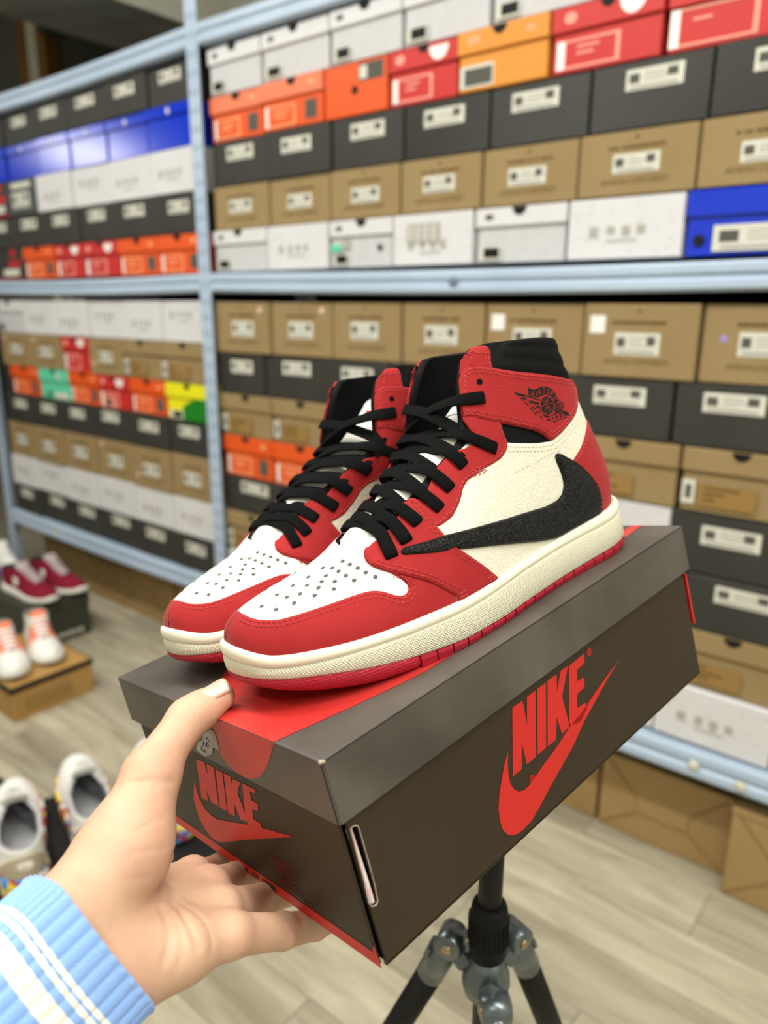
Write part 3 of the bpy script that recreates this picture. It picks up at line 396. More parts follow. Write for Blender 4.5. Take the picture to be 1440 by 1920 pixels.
# ---------------------------------------------------------------- the held box
BA=Vector((-0.95961921,0.17170511,-0.22281906)); BB=Vector((0.14429238,0.98040925,0.13407985)); BC=Vector((0.24147607,0.09651451,-0.96559529)); BO=Vector((-0.21931922,0.22601443,1.0882875))
LA,LB,LC,BD,INS_=.2646,.360,.0355,.1225,.003
BOXM=Matrix((BA,BB,-BC)).transposed().to_4x4(); BOXM.translation=BO     # x: short edge, y: long edge, z: up
M_card=mat('dark_brown_coated_card','#33291b',.5,.3,var=('#3b3122',14,.4),bump=('noise',700,.05)); M_lid=mat('dark_lid_card','#3d3730',.45,.6,var=('#6f685f',11,.55),bump=('noise',400,.06))  # lid mottling: scuffs, plus the coating's sheen painted into the colour
M_redp=mat('box_red_print','#c5261f',.45,.4); M_redl=mat('lid_red_print','#ba2521',.42,.6,var=('#c9463f',9,.6)); M_edge=mat('worn_card_edge','#b9a99a',.8,.2,var=('#6b6055',90,.8)); M_tissue=mat('tissue_paper','#e3b9b4',.6,.3,var=('#f4ebe6',60,.9)); M_in=mat('box_inside_dark','#0d0b09',.9,.1); M_stk=mat('torn_sticker_paper','#b3afa6',.8,.2,var=('#9a968d',220,.8)); M_ink=mat('pen_ink','#5a5666',.7,.2)  # pinkish mottling of the lid red is glare haze painted in
HB=empty('shoe_box',matrix=BOXM); tag(HB,'large dark brown shoe box with red lettering, held under the red sneakers','shoe box')
bm=bmesh.new(); T_=.0022
def shell(bm,x0,x1,y0,y1,z0,z1,t,top):
    """open box; top=True: closed at z1 (a lid), else closed at z0"""
    bbox(bm,(x0,y0,z0),(x1,y0+t,z1),.0004); bbox(bm,(x0,y1-t,z0),(x1,y1,z1),.0004); bbox(bm,(x0,y0+t,z0),(x0+t,y1-t,z1)); bbox(bm,(x1-t,y0+t,z0),(x1,y1-t,z1))
    if top: bbox(bm,(x0+t,y0+t,z1-t),(x1-t,y1-t,z1))
    else: bbox(bm,(x0+t,y0+t,z0),(x1-t,y1-t,z0+t))
i=INS_
# body: end panels a touch inside the long side panels, leaving the dark corner gap
bbox(bm,(i+.0035,i,-BD),(LA-i-.0035,i+T_,-.004),.0006); bbox(bm,(i+.0035,LB-i-T_,-BD),(LA-i-.0035,LB-i,-.004),.0006)
bbox(bm,(LA-i-T_,i+.004,-BD),(LA-i,LB-i-.004,-.004),.0006)
bbox(bm,(i,i+.004,-BD),(LA-i,LB-i-.004,-BD+T_),.0006)
sl=[(y/100,z/100) for y,z in DATA['slot']]
# near long side with the hand slot cut through it
y0,y1,z0,z1=i+.003,LB-i-.004,-BD,-.004
outer=[(y0,z0),(y1,z0),(y1,z1),(y0,z1)]; n=len(outer); m_=len(sl)
v,e,f,_,_,_=delaunay_2d_cdt([Vector(p) for p in outer+sl],[(k,(k+1)%n) for k in range(n)]+[(n+k,n+(k+1)%m_) for k in range(m_)],[],2,1e-7)
def inpoly(p,P):
    x,y=p;c=False
    for k in range(len(P)):
        (xa,ya),(xb,yb)=P[k-1],P[k]
        if (ya>y)!=(yb>y) and x<(xb-xa)*(y-ya)/(yb-ya)+xa: c=not c
    return c
fr=[bm.verts.new((i,p[0],p[1])) for p in v]; bk=[bm.verts.new((i+T_,p[0],p[1])) for p in v]
for t in f:
    cpt=sum((v[k] for k in t),Vector((0,0)))/3
    if inpoly(cpt,sl): continue
    bm.faces.new([fr[k] for k in t]); bm.faces.new([bk[k] for k in t][::-1])
for P_,o_ in ((range(n),0),(range(m_),n)):
    for k in P_:
        a=o_+k;b=o_+(k+1)%len(P_); bm.faces.new((fr[a],fr[b],bk[b],bk[a]))
bmesh.ops.recalc_face_normals(bm,faces=bm.faces)
body=bm_obj('body',bm,M_card,HB)
bx=boxo('lining',(i+.0034,i+.0030,-BD+.003),(i+.0046,LB-i-.006,-.01),M_in,HB)
# tissue seen in the slot
V=[];F=[]
for k in range(14):
    t=k/13; z=-.0432-t*.0445; y=.0085+.0014*t
    for q,(dx,dy) in enumerate(((.0032,-.0022),(.0014,-.0008),(.0020,.0007),(.0034,.0016))): V.append((i+dx,y+dy*1.0,z))
for k in range(13):
    for q in range(3): F.append((k*4+q,k*4+q+1,k*4+q+5,k*4+q+4))
mesh('tissue_paper',V,F,M_tissue,HB,smooth=True)
# pale raw rim of the slot
bm=bmesh.new()
for k in range(m_):
    a=Vector((i-.0001,sl[k][0],sl[k][1])); b=Vector((i-.0001,sl[(k+1)%m_][0],sl[(k+1)%m_][1])); M_,L=along(a,b)
    bmesh.ops.create_cone(bm,cap_ends=True,segments=6,radius1=.00035,radius2=.00035,depth=L,matrix=M_@Matrix.Translation((0,0,L/2)))
bm_obj('slot_rim',bm,M_edge,HB)
# lid
bm=bmesh.new(); shell(bm,0,LA,0,LB,-LC,0,.0016,True); bmesh.ops.bevel(bm,geom=[e for e in bm.edges if e.is_boundary],offset=.0001); lid=bm_obj('lid',bm,M_lid,HB)
bm=bmesh.new(); bbox(bm,(0,0,-.0012),(LA,LB,.0002),.0012,seg=3); bm_obj('lid_top',bm,M_lid,lid,True)
bm=bmesh.new()
for k in range(9):
    x=random.uniform(-.0004,.0024);y=random.uniform(-.0004,.0022); bmesh.ops.create_icosphere(bm,subdivisions=1,radius=random.uniform(.0006,.0013),matrix=Matrix.Translation((x,y,-.0005)))
bm_obj('worn_corner',bm,M_edge,lid,True)
bm=bmesh.new()
for x in (0,LA): 
    M_,L=along((x+(.0004 if x==0 else -.0004),.0002,-.001),(x+(.0004 if x==0 else -.0004),.0002,-LC)); bmesh.ops.create_cone(bm,cap_ends=True,segments=6,radius1=.0004,radius2=.0004,depth=L,matrix=M_@Matrix.Translation((0,0,L/2)))
bm_obj('lid_corner_fold',bm,M_in,lid)
def print_poly(name,pts,put,m,parent,lift):
    """a flat printed shape: outline in cm on one face, lifted a hair off the card"""
    v,f=poly_faces([(a/100,b/100) for a,b in pts]); V=[put(a,b,lift) for a,b in v]
    o=mesh(name,V,f,m,parent)
    return o
side=lambda a,b,l:(i-l,a,b); endp=lambda a,b,l:(a,i-l,b); lide=lambda a,b,l:(a,-l,b); topp=lambda a,b,l:(a,b,l)
for k,p in DATA['print_side'].items(): print_poly('printed_swoosh' if k=='swoosh' else 'printed_letter',p,side,M_redp,HB,.00025)
for k,p in DATA['print_end'].items(): print_poly('printed_swoosh' if k=='swoosh' else 'printed_letter',p,endp,M_redp,HB,.00025)
# registered marks
def rmark(c,put,r=.26):
    bm=bmesh.new(); n=18; a=[bm.verts.new(put((c[0]+r*math.cos(2*math.pi*k/n))/100,(c[1]+r*math.sin(2*math.pi*k/n))/100,.0003)) for k in range(n)]; b=[bm.verts.new(put((c[0]+r*.74*math.cos(2*math.pi*k/n))/100,(c[1]+r*.74*math.sin(2*math.pi*k/n))/100,.0003)) for k in range(n)]
    for k in range(n): bm.faces.new((a[k],a[(k+1)%n],b[(k+1)%n],b[k]))
    for (x0,y0,x1,y1) in ((-.4,-.5,-.18,.5),(-.4,.32,.3,.5),(-.4,-.1,.3,.08),(.15,.0,.36,.45),(.0,-.5,.3,-.05)):
        bm.faces.new([bm.verts.new(put((c[0]+x*r)/100,(c[1]+y*r)/100,.0003)) for x,y in ((x0,y0),(x1,y0),(x1,y1),(x0,y1))])
    bm_obj('registered_mark',bm,M_redp,HB)
NS=DATA['print_side']; rmark((max(p[0] for p in NS['E'])+.55,-4.35),side); rmark((14.0,-9.25),side); rmark((15.6,-8.95),endp,.2)
b0=-BD*100
print_poly('printed_stripe',[(.6,b0+.02),(26.0,b0+.02),(26.0,b0+.82),(.6,b0+.82)],endp,M_redp,HB,.0002)
print_poly('printed_corner',[(.35,b0+.02),(.75,b0+.02),(.8,b0+.9),(.5,b0+1.4)],endp,M_redp,HB,.00022)
for p in ([(15.0,-11.78),(14.0,-11.78),(14.05,-12.08),(14.95,-12.08)],[(13.4,-11.74),(12.6,-11.74),(12.65,-12.05),(13.4,-12.05)],[(12.1,-11.64),(10.5,-11.64),(10.5,-12.1),(12.1,-12.1)]): print_poly('printed_mark',p,endp,M_card,HB,.0004)
M_tinyr=mat('dim_red_print','#6e1d1a',.5,.3)
bm=bmesh.new()
for q in range(11):
    z=-8.9-q*.215; x=9.72-.0*q; x1=6.7-(.5 if q>6 else 0)+random.random()*.8
    if q==6: continue
    while x>x1:
        a=.1+random.random()*.25
        bm.faces.new([bm.verts.new(endp(px/100,pz/100,.0003)) for px,pz in ((x,z),(max(x-a,x1),z),(max(x-a,x1),z-.1),(x,z-.1))]); x-=a+.06
o=bm_obj('fine_print',bm,M_tinyr,HB); o['kind']='stuff'
print_poly('lid_swoosh_end',[(11.6,.0),(4.2,.0)]+DATA['lid_red_end'][3:],lide,M_redl,lid,.0002)
TOPR=[(4.25,.0),(3.1,4.2),(2.3,7.6),(2.0,9.4),(2.0,14),(2.4,22),(2.9,30),(3.4,35.9),(4.2,35.9),(4.8,30),(6.2,22),(8.2,15),(11,11),(15,9.2),(18,9.6),(20.3,11.8),(20.4,8.2),(18.2,5.4),(15.6,2.8),(13.2,.9),(11.6,.0)]
print_poly('lid_swoosh_top',TOPR,topp,M_redl,lid,.0005)
st=print_poly('torn_sticker',DATA['sticker'],lide,M_stk,lid,.0005)
bm=bmesh.new()
for pl in ([(13.9,-2.6),(13.6,-2.2),(13.3,-2.5),(13.1,-2.1),(12.9,-2.4)],[(14.4,-3.0),(14.2,-2.7),(14.1,-3.1),(13.8,-2.8),(13.7,-3.1)],[(13.0,-1.9),(12.8,-1.7),(12.7,-2.0)]):
    for a,b in zip(pl,pl[1:]):
        M_,L=along(lide(a[0]/100,a[1]/100,.0007),lide(b[0]/100,b[1]/100,.0007)); bmesh.ops.create_cone(bm,cap_ends=True,segments=5,radius1=.0002,radius2=.0002,depth=L,matrix=M_@Matrix.Translation((0,0,L/2)))
bm_obj('pen_scribble',bm,M_ink,st)
# red flap edge at the far end
boxo('far_flap',(i,LB-i,-LC-.046),(LA-i,LB-i+.0022,-LC-.004),M_redp,HB)
# ---------------------------------------------------------------- tripod under the box
M_tb=mat('tripod_black','#080808',.45,.35); M_tg=mat('tripod_grey_metal','#6d7679',.3,.6,metal=.7); M_rub=mat('tripod_rubber','#0b0b0b',.75,.3,bump=('noise',300,.5)); M_bolt=mat('tripod_bolt','#b0a083',.3,.6,metal=.9)
def tube(name,p,q,r0,r1,m,parent,n=20):
    M_,L=along(p,q); bm=bmesh.new(); lathe(bm,[(r0*.9,0),(r0,.0008),(r1,L-.0008),(r1*.9,L)],n,frame=M_); return bm_obj(name,bm,m,parent,True)
TPX=Vector((-.2588,.4716,0)); TTOP=(BOXM@Vector((.105,.22,-BD))).z
TR=empty('tripod',(TPX.x,TPX.y,0)); tag(TR,'black and grey metal tripod standing on the floor under the dark box','tripod')
tube('column',(0,0,.64),(0,0,TTOP-.012),.0104,.0104,M_tb,TR,24)
bm=bmesh.new(); lathe(bm,[(.004,0),(.016,.001),(.017,.006),(.012,.009),(.004,.010)],24); tp=bm_obj('head_plate',bm,M_rub,TR,True); tp.location=(0,0,TTOP-.0115)
up_=-BC; tp.rotation_euler=Vector((0,0,1)).rotation_difference(up_).to_euler()
bm=bmesh.new(); lathe(bm,[(.0115,.805),(.0145,.8045),(.0158,.800),(.0158,.795),(.0168,.793),(.0170,.765),(.0160,.752),(.0135,.749)],28); bm_obj('twist_lock',bm,M_rub,TR,True)
bm=bmesh.new()
for k in range(28):
    a=k*2*math.pi/28; bbox(bm,(-.0009,-.0004,.766),(.0009,.0004,.792)); vs=bm.verts[-8:]; bmesh.ops.transform(bm,matrix=Matrix.Rotation(a,4,'Z')@Matrix.Translation((.0171,0,0)),verts=vs)
o=bm_obj('grip_rib',bm,M_rub,TR); o['kind']='stuff'
bm=bmesh.new(); lathe(bm,[(.012,.751),(.0150,.750),(.0165,.742),(.0205,.731),(.0215,.722),(.0195,.712),(.012,.708)],32); bm_obj('hub',bm,M_tg,TR,True)
fd=Vector((CAMZ.x,CAMZ.y,0)).normalized()
for k in range(3):
    d_=fd.copy(); d_.rotate(Matrix.Rotation(k*2*math.pi/3+.10,3,'Z')); s_=Vector((0,0,1)).cross(d_)
    zj=.752 if k else .728
    J=d_*.0335+Vector((0,0,zj)); ft=d_*.34+Vector((0,0,.012)); dr=(ft-J).normalized()
    lg=tube('leg',J+dr*.045,J+dr*.33,.0122,.0122,M_tb,TR); 
    tube('leg_collar',J+dr*.325,J+dr*.36,.0135,.0135,M_rub,lg); tube('leg_section',J+dr*.355,ft-dr*.02,.0098,.0098,M_tb,lg); tube('rubber_foot',ft-dr*.03,ft,.0115,.008,M_rub,lg)
    tube('leg_sleeve',J+dr*.004,J+dr*.05,.0118,.0130,M_tg,lg)
    bm=bmesh.new(); lathe(bm,[(.011,-.0125),(.0125,-.0115),(.0125,.0115),(.011,.0125)],20,frame=along(J-s_*.0,J+s_*.01)[0]); bm_obj('leg_joint',bm,M_tg,lg,True)
    tube('joint_bolt',J-s_*.0142,J+s_*.0142,.0048,.0048,M_bolt,lg,12)
    bm=bmesh.new(); bbox(bm,(-.0075,-.012,-.007),(.0075,.014,.007),.002); M_,_=along(d_*.017+Vector((0,0,.733)),J); bmesh.ops.transform(bm,matrix=M_@Matrix.Translation((0,0,.009)),verts=bm.verts); bm_obj('hub_arm',bm,M_tg,lg)
    bm=bmesh.new(); bbox(bm,(-.009,-.002,0),(.009,.0025,.012),.002,seg=2); M_=Matrix((s_,dr.cross(s_)*-1,dr)).transposed().to_4x4(); M_.translation=J+dr*.016+(dr.cross(s_)*-1)*(-.0125); bmesh.ops.transform(bm,matrix=M_,verts=bm.verts); bm_obj('angle_catch',bm,M_tg,lg)

# ---------------------------------------------------------------- shoe surface
def pchip(xk,yk):
    xk=np.asarray(xk,float);yk=np.asarray(yk,float);h=np.diff(xk);d=np.diff(yk)/h
    m=np.zeros_like(yk);m[0]=d[0];m[-1]=d[-1]
    for i in range(1,len(xk)-1):
        if d[i-1]*d[i]>0:
            w1=2*h[i]+h[i-1];w2=h[i]+2*h[i-1];m[i]=(w1+w2)/(w1/d[i-1]+w2/d[i])
    def F(x):
        x=np.asarray(x,float);i=np.clip(np.searchsorted(xk,x)-1,0,len(xk)-2)
        t=(x-xk[i])/h[i];t2=t*t;t3=t2*t
        return (2*t3-3*t2+1)*yk[i]+(t3-2*t2+t)*h[i]*m[i]+(-2*t3+3*t2)*yk[i+1]+(t3-t2)*h[i]*m[i+1]
    return F
def sstep(t):
    t=np.clip(t,0,1); return t*t*(3-2*t)
class Shoe:
    Lx=31.74; tc=.57; rt=8.; pt=2.3; rh=4.6; ph=2.2; INS=.42
    XW=[0,4,8,12,16,20,24,27.5]
    wl=[2.66,2.89,3.4,4.29,5.42,6.06,6.02,5.92]; wm=[3.9,3.9,3.8,3.7,3.9,4.6,4.9,4.8]
    ZK=[0,3,8,13,18,22,25,28,30,32]
    zb=[.18,.02,0.,0.,0.,.02,.25,.74,1.15,1.76]; zf=[.82,.71,.56,.49,.52,.78,1.22,1.72,1.96,2.27]
    zg=[2.73,2.54,2.48,2.37,2.16,2.19,2.37,2.49,2.6,3.23]; zt=[3.65,3.38,3.15,2.95,2.82,2.84,2.95,3.14,3.28,4.12]
    ridge=[(31.25,3.62),(31.12,4.45),(30.5,5.15),(29.4,5.6),(28,5.95),(26,6.35),(24.2,6.8),(22.5,7.7),(20,9.3),(17,11.3),(14.5,13.6),(12,17.2),(10,20.5)]
    heel=[(3.0,.55),(5,.15),(7,.4),(9,.95),(11,1.45),(13,1.85),(15,2.3),(17,2.6),(19,2.7)]
    edge=[(23.1,7.3),(22.4,7.45),(21.3,7.65),(20.3,8.15),(19.2,8.85),(17.7,9.6),(16.2,10.4),(14.8,11.1),(13.8,11.8),(13.3,13.0),(12.9,14.1),(12.5,15.1),(11.8,16.3),(10.9,17.1),(9.8,17.15)]
    ctop=16.25
    spread=3.2
    pk=[1.9,1.6,1.5,1.75,1.8]
    def __init__(S):
        S.fz={k:pchip(S.ZK,getattr(S,k)) for k in ('zb','zf','zg','zt')}
        r=S.ridge[::-1]; S._zr=pchip([a for a,_ in r],[b for _,b in r])
        S._hp=pchip([a for a,_ in S.heel],[b for _,b in S.heel])
        S._w={1:pchip(S.XW,S.wl),-1:pchip(S.XW,S.wm)}
        # boundary curves for the side-view patch
        xs=np.linspace(0,1,200)
        x0=float(S._hp(3.2)); x1=S.ridge[0][0]
        bx=x0+(x1-x0)*xs; S._bot=(bx,S.z0(bx)); 
        zh=np.linspace(float(S.z0(x0)),S.ctop,200); S._left=(S._hp(zh),zh)
        rx=np.linspace(x1,S.edge[0][0]+.05,160); rx=x1-(x1-S.edge[0][0]-.05)*np.linspace(0,1,160)**1.6
        rz=S._zr(rx); ex=np.array([e[0] for e in S.edge]);ez=np.array([e[1] for e in S.edge])
        rx=np.concatenate([rx,ex]);rz=np.concatenate([rz,ez])
        l=np.concatenate([[0],np.cumsum(np.hypot(np.diff(rx),np.diff(rz)))]);l/=l[-1]
        S._right=(l,rx,rz); S._x0=x0
        tl=(S._left[0][-1],S.ctop);tr=(rx[-1],rz[-1]); S._tl=tl;S._tr=tr
    def z0(S,x): return S.fz['zt'](np.clip(x,0,32))-.25
    def zr(S,x):
        x=np.asarray(x,float); return np.where(x<10,20.5+(10-x)*2.5,S._zr(np.clip(x,10,31.25)))
    def Y(S,x,z,side):
        x=np.asarray(x,float);z=np.asarray(z,float)
        cen=np.interp(x,[0,8,14,20,26,32],[-.5,-.4,0,.5,.45,0])
        b=S._w[side](np.clip(x,0,27.5))-S.INS-side*cen
        tw=np.clip((x-(S.Lx-S.INS-S.rt))/S.rt,0,1); b=b*np.sqrt(np.clip(1-tw**S.pt,0,1))
        tau=np.clip((z-S.z0(x))/np.maximum(S.zr(x)-S.z0(x),1e-3),0,1)
        p=np.interp(x,[10,16,22,26,32],S.pk)
        top=np.sqrt(np.clip(1-tau**p,0,1))
        wz=np.interp(z,[3,6,9,12,15,18],[1.0,1.02,1.0,.97,.98,1.0]); k=np.clip((14-x)/6,0,1); b=b*(1-k+k*wz)
        d=np.clip((x-S._hp(np.clip(z,3,19)))/5.2,0,1); cap=np.sqrt(np.clip(1-(1-d)**2.3,0,1))
        yc=cen-S.tc*np.clip((x-14)/(S.Lx-14),0,1)**2
        y=b*top*cap
        if side<0: y=y+S.spread*sstep((21.5-x)/8.5)*sstep((x-3)/8)*sstep((z-5)/7)
        return y,yc
    def side(S,s,h):
        s=np.asarray(s,float);h=np.asarray(h,float)
        g=(1-np.cos(np.pi*np.clip(s,0,1)))/2
        bx=S._x0+(S.ridge[0][0]-S._x0)*g; bz=S.z0(bx)
        tx=S._tl[0]+(S._tr[0]-S._tl[0])*g; tz=S._tl[1]+(S._tr[1]-S._tl[1])*g+.25*np.sin(np.pi*g)*0
        lz=float(S.z0(S._x0))+(S.ctop-float(S.z0(S._x0)))*h; lx=S._hp(lz)
        l,rx,rz=S._right; Rx=np.interp(h,l,rx);Rz=np.interp(h,l,rz)
        c00=(S._x0,float(S.z0(S._x0)));c10=(S.ridge[0][0],float(S.z0(S.ridge[0][0])))
        def co(b,t,L,R,i):
            return (1-h)*b+h*t+(1-g)*L+g*R-((1-h)*(1-g)*c00[i]+(1-h)*g*c10[i]+h*(1-g)*S._tl[i]+h*g*S._tr[i])
        return co(bx,tx,lx,Rx,0),co(bz,tz,lz,Rz,1)
    def pos(S,s,h,side):
        x,z=S.side(s,h); y,yc=S.Y(x,z,side)
        return np.stack([x,side*y+yc,z],-1)
    def outline(S,n=160,m=None):
        t=np.linspace(0,np.pi,n); x=S.Lx*(1-np.cos(t))/2
        def w(sd):
            b=S._w[sd](np.clip(x,0,27.5)); he=np.clip((S.rh-x)/S.rh,0,1); b=b*np.sqrt(np.clip(1-he**S.ph,0,1))
            te=np.clip((x-(S.Lx-S.rt))/S.rt,0,1); return b*np.sqrt(np.clip(1-te**S.pt,0,1))
        yc=S.tc*np.clip((x-14)/(S.Lx-14),0,1)**2
        return x,w(1)-yc,-w(-1)-yc

# ---------------------------------------------------------------- shoe building kit (cm, x heel to toe, y to the outer side, z up)
def surf(S,s,h,sd,d):
    s=np.clip(np.asarray(s,float),0,1);h=np.clip(np.asarray(h,float),0,1);e=2e-3
    p=S.pos(s,h,sd); du=S.pos(np.clip(s+e,0,1),h,sd)-S.pos(np.clip(s-e,0,1),h,sd); dv=S.pos(s,np.clip(h+e,0,1),sd)-S.pos(s,np.clip(h-e,0,1),sd)
    n=np.cross(du,dv)*(-sd); n=n/(np.linalg.norm(n,axis=-1,keepdims=True)+1e-9)
    if sd: # on the two seams the halves share one normal
        sm=(s<1e-6)|((s>1-1e-6)&(h<S.hthroat)); n=n.copy(); n[...,1]=np.where(sm,0,n[...,1]); n/=np.linalg.norm(n,axis=-1,keepdims=True)+1e-9
    return p+n*np.asarray(d)[...,None],n
def dens(S,poly,sd=1,step=.22,closed=True):
    out=[]; P=np.array(poly,float); n=len(P)
    for k in range(n if closed else n-1):
        a,b=P[k],P[(k+1)%n]; L=np.linalg.norm(S.pos(a[0],a[1],sd)-S.pos(b[0],b[1],sd)); m=max(1,int(math.ceil(L/step)))
        for q in range(m): out.append(a+(b-a)*q/m)
    if not closed: out.append(P[-1])
    return np.array(out)
def smooth_poly(P,it=1,closed=True,keep=()):
    P=np.array(P,float)
    for _ in range(it):
        Q=.5*P+.25*(np.roll(P,1,0)+np.roll(P,-1,0))
        lock=(P[:,0]<1e-6)|(P[:,0]>1-1e-6)|(P[:,1]<1e-6)
        if not closed: Q[0]=P[0];Q[-1]=P[-1]
        Q[lock]=P[lock]; P=Q
    return P
def jac(S,s,h,sd):
    e=1e-3; a=(S.pos(np.clip(s+e,0,1),h,sd)-S.pos(np.clip(s-e,0,1),h,sd)); a/= (np.clip(s+e,0,1)-np.clip(s-e,0,1))[:,None]
    b=(S.pos(s,np.clip(h+e,0,1),sd)-S.pos(s,np.clip(h-e,0,1),sd)); b/=(np.clip(h+e,0,1)-np.clip(h-e,0,1))[:,None]; return a,b
def inset(S,P,dist,sd=1,closed=True):
    """move an outline inwards by dist cm along the surface"""
    s,h=P[:,0],P[:,1]; a,b=jac(S,s,h,sd); p=S.pos(s,h,sd)
    if closed: t=np.roll(p,-1,0)-np.roll(p,1,0)
    else: t=np.gradient(p,axis=0)
    n=np.cross(a,b); n/=np.linalg.norm(n,axis=1,keepdims=True)+1e-9; m=np.cross(n,t); m/=np.linalg.norm(m,axis=1,keepdims=True)+1e-9
    ar=np.sum((P[:,0]*np.roll(P[:,1],-1)-np.roll(P[:,0],-1)*P[:,1])) if closed else 1
    if ar<0: m=-m
    out=[]
    for k in range(len(P)):
        A=np.stack([a[k],b[k]],1); q=np.linalg.lstsq(A,m[k]*dist,rcond=1e-2)[0]; q=np.clip(q,-.08,.08); out.append((min(1,max(0,s[k]+q[0])),min(1,max(0,h[k]+q[1]))))
    return np.array(out)
def pip(P,x,y):
    c=np.zeros(len(x),bool); n=len(P)
    for k in range(n):
        xa,ya=P[k-1];xb,yb=P[k]
        if ya==yb: continue
        c^=((ya>y)!=(yb>y))&(x<(xb-xa)*(y-ya)/(yb-ya)+xa)
    return c
def panel_half(S,poly,sd,d,base=0.,puff=0.,rim=.07,step=.22,gs=.012,gh=.012,sm=1):
    P=smooth_poly(dens(S,poly,sd,step),sm); n=len(P)
    onseam=lambda Q:(Q[:,0]<1e-6)|(Q[:,0]>1-1e-6)
    I=inset(S,P,rim,sd); lock=onseam(P); I[lock]=P[lock]
    ok=pip(P,I[:,0],I[:,1])&~lock; I=I[ok]
    s0,s1,h0,h1=P[:,0].min(),P[:,0].max(),P[:,1].min(),P[:,1].max()
    g=np.stack(np.meshgrid(np.arange(s0+gs/2,s1,gs),np.arange(h0+gh/2,h1,gh)),-1).reshape(-1,2)
    I2=inset(S,P,rim*2.4,sd)
    g=g[pip(I2,g[:,0],g[:,1])] if len(I2)>2 else g[:0]
    A=np.concatenate([P,I,g]); sc=np.array([30.,28.])
    v,e,f,ov,_,_=delaunay_2d_cdt([Vector(p*sc) for p in A],[(k,(k+1)%n) for k in range(n)],[],1,1e-6)
    v=np.array([tuple(p) for p in v])/sc; isb=np.array([any(q<n for q in o) for o in ov]); bmap={}
    for k,o in enumerate(ov):
        for q in o:
            if q<n: bmap[q]=k
    dd=np.where(isb&~onseam(v),d-.45*(d-base),d)
    if puff:
        # rounded cushion: raise with distance from the outline
        p3=S.pos(v[:,0],v[:,1],sd); b3=S.pos(P[:,0],P[:,1],sd); dist=np.sqrt(((p3[:,None]-b3[None])**2).sum(2)).min(1); dd=dd+puff*(1-np.exp(-dist/.35))
    X,_=surf(S,v[:,0],v[:,1],sd,dd); F=[tuple(t) for t in f]
    # skirt down to the layer below
    chain=[bmap[k] for k in range(n)]; V=list(X); low={}
    for k in set(chain): low[k]=len(V); V.append(surf(S,v[k:k+1,0],v[k:k+1,1],sd,np.array([base-.03]))[0][0])
    seam=onseam(v)
    ar=0
    for k in range(n):
        a,b=chain[k],chain[(k+1)%n]
        if a==b or (seam[a] and seam[b] and abs(v[a][0]-v[b][0])<1e-6): continue
        F.append((a,low[a],low[b],b))
    # orientation: cdt faces are counter-clockwise in (s,h); outline may not be
    Vn=np.array(V); nf=len(f); out=[]
    # a counter-clockwise (s,h) face points to -y; flip for the outer side
    area=np.sum(P[:,0]*np.roll(P[:,1],-1)-np.roll(P[:,0],-1)*P[:,1])
    for k,t in enumerate(F):
        if k<nf: out.append(t[::-1] if sd>0 else t)
        else:
            q=t if area>0 else t[::-1]
            out.append(q[::-1] if sd>0 else q)
    return Vn,out,P
def merge(parts):
    V=[];F=[];o=0
    for v,f in parts: V.append(v);F+=[tuple(i+o for i in t) for t in f];o+=len(v)
    return np.concatenate(V),F
def finish(name,V,F,m,parent,flip,smooth=True,weld=False,mi=None,uv=None):
    V=np.array(V,float)*.01
    if flip: V[:,1]*=-1; F=[t[::-1] for t in F]
    o=mesh(name,V,F,m,parent,smooth,mi=mi,uv=uv)
    if weld:
        bm=bmesh.new(); bm.from_mesh(o.data); bmesh.ops.remove_doubles(bm,verts=bm.verts,dist=2e-5); bm.to_mesh(o.data); bm.free()
    return o
def stitch_line(S,P,sd,dist,d,acc,closed=True,length=.22,gap=.11,w=.040,sel=None):
    """little raised threads along an inset outline; sel limits to a run of the outline (fractions)"""
    Q=inset(S,P,dist,sd,closed) if dist else P
    X,N=surf(S,Q[:,0],Q[:,1],sd,np.full(len(Q),d)); 
    if closed: X=np.concatenate([X,X[:1]]);N=np.concatenate([N,N[:1]])
    L=np.concatenate([[0],np.cumsum(np.linalg.norm(np.diff(X,axis=0),axis=1))]); T=L[-1]
    t=0 if sel is None else sel[0]*T; end=T if sel is None else sel[1]*T
    while t+length<end:
        pa=np.array([np.interp(t,L,X[:,i]) for i in range(3)]);pb=np.array([np.interp(t+length,L,X[:,i]) for i in range(3)]);n=np.array([np.interp(t+length/2,L,N[:,i]) for i in range(3)])
        u=pb-pa; l=np.linalg.norm(u)
        if l>.5*length and l<1.2*length:
            u/=l; b=np.cross(n,u); o=len(acc[0]); mid=(pa+pb)/2
            for c,q,hh in ((pa,.45,.0),(mid,1,.035),(pb,.45,.0)):
                for k in (-1,1): acc[0].append(c+b*w*q*k)
                acc[0].append(c+n*(hh+.018))
            for k in (0,3):
                acc[1].extend([(o+k,o+k+3,o+k+5,o+k+2),(o+k+1,o+k+2,o+k+5,o+k+4)])
        t+=length+gap
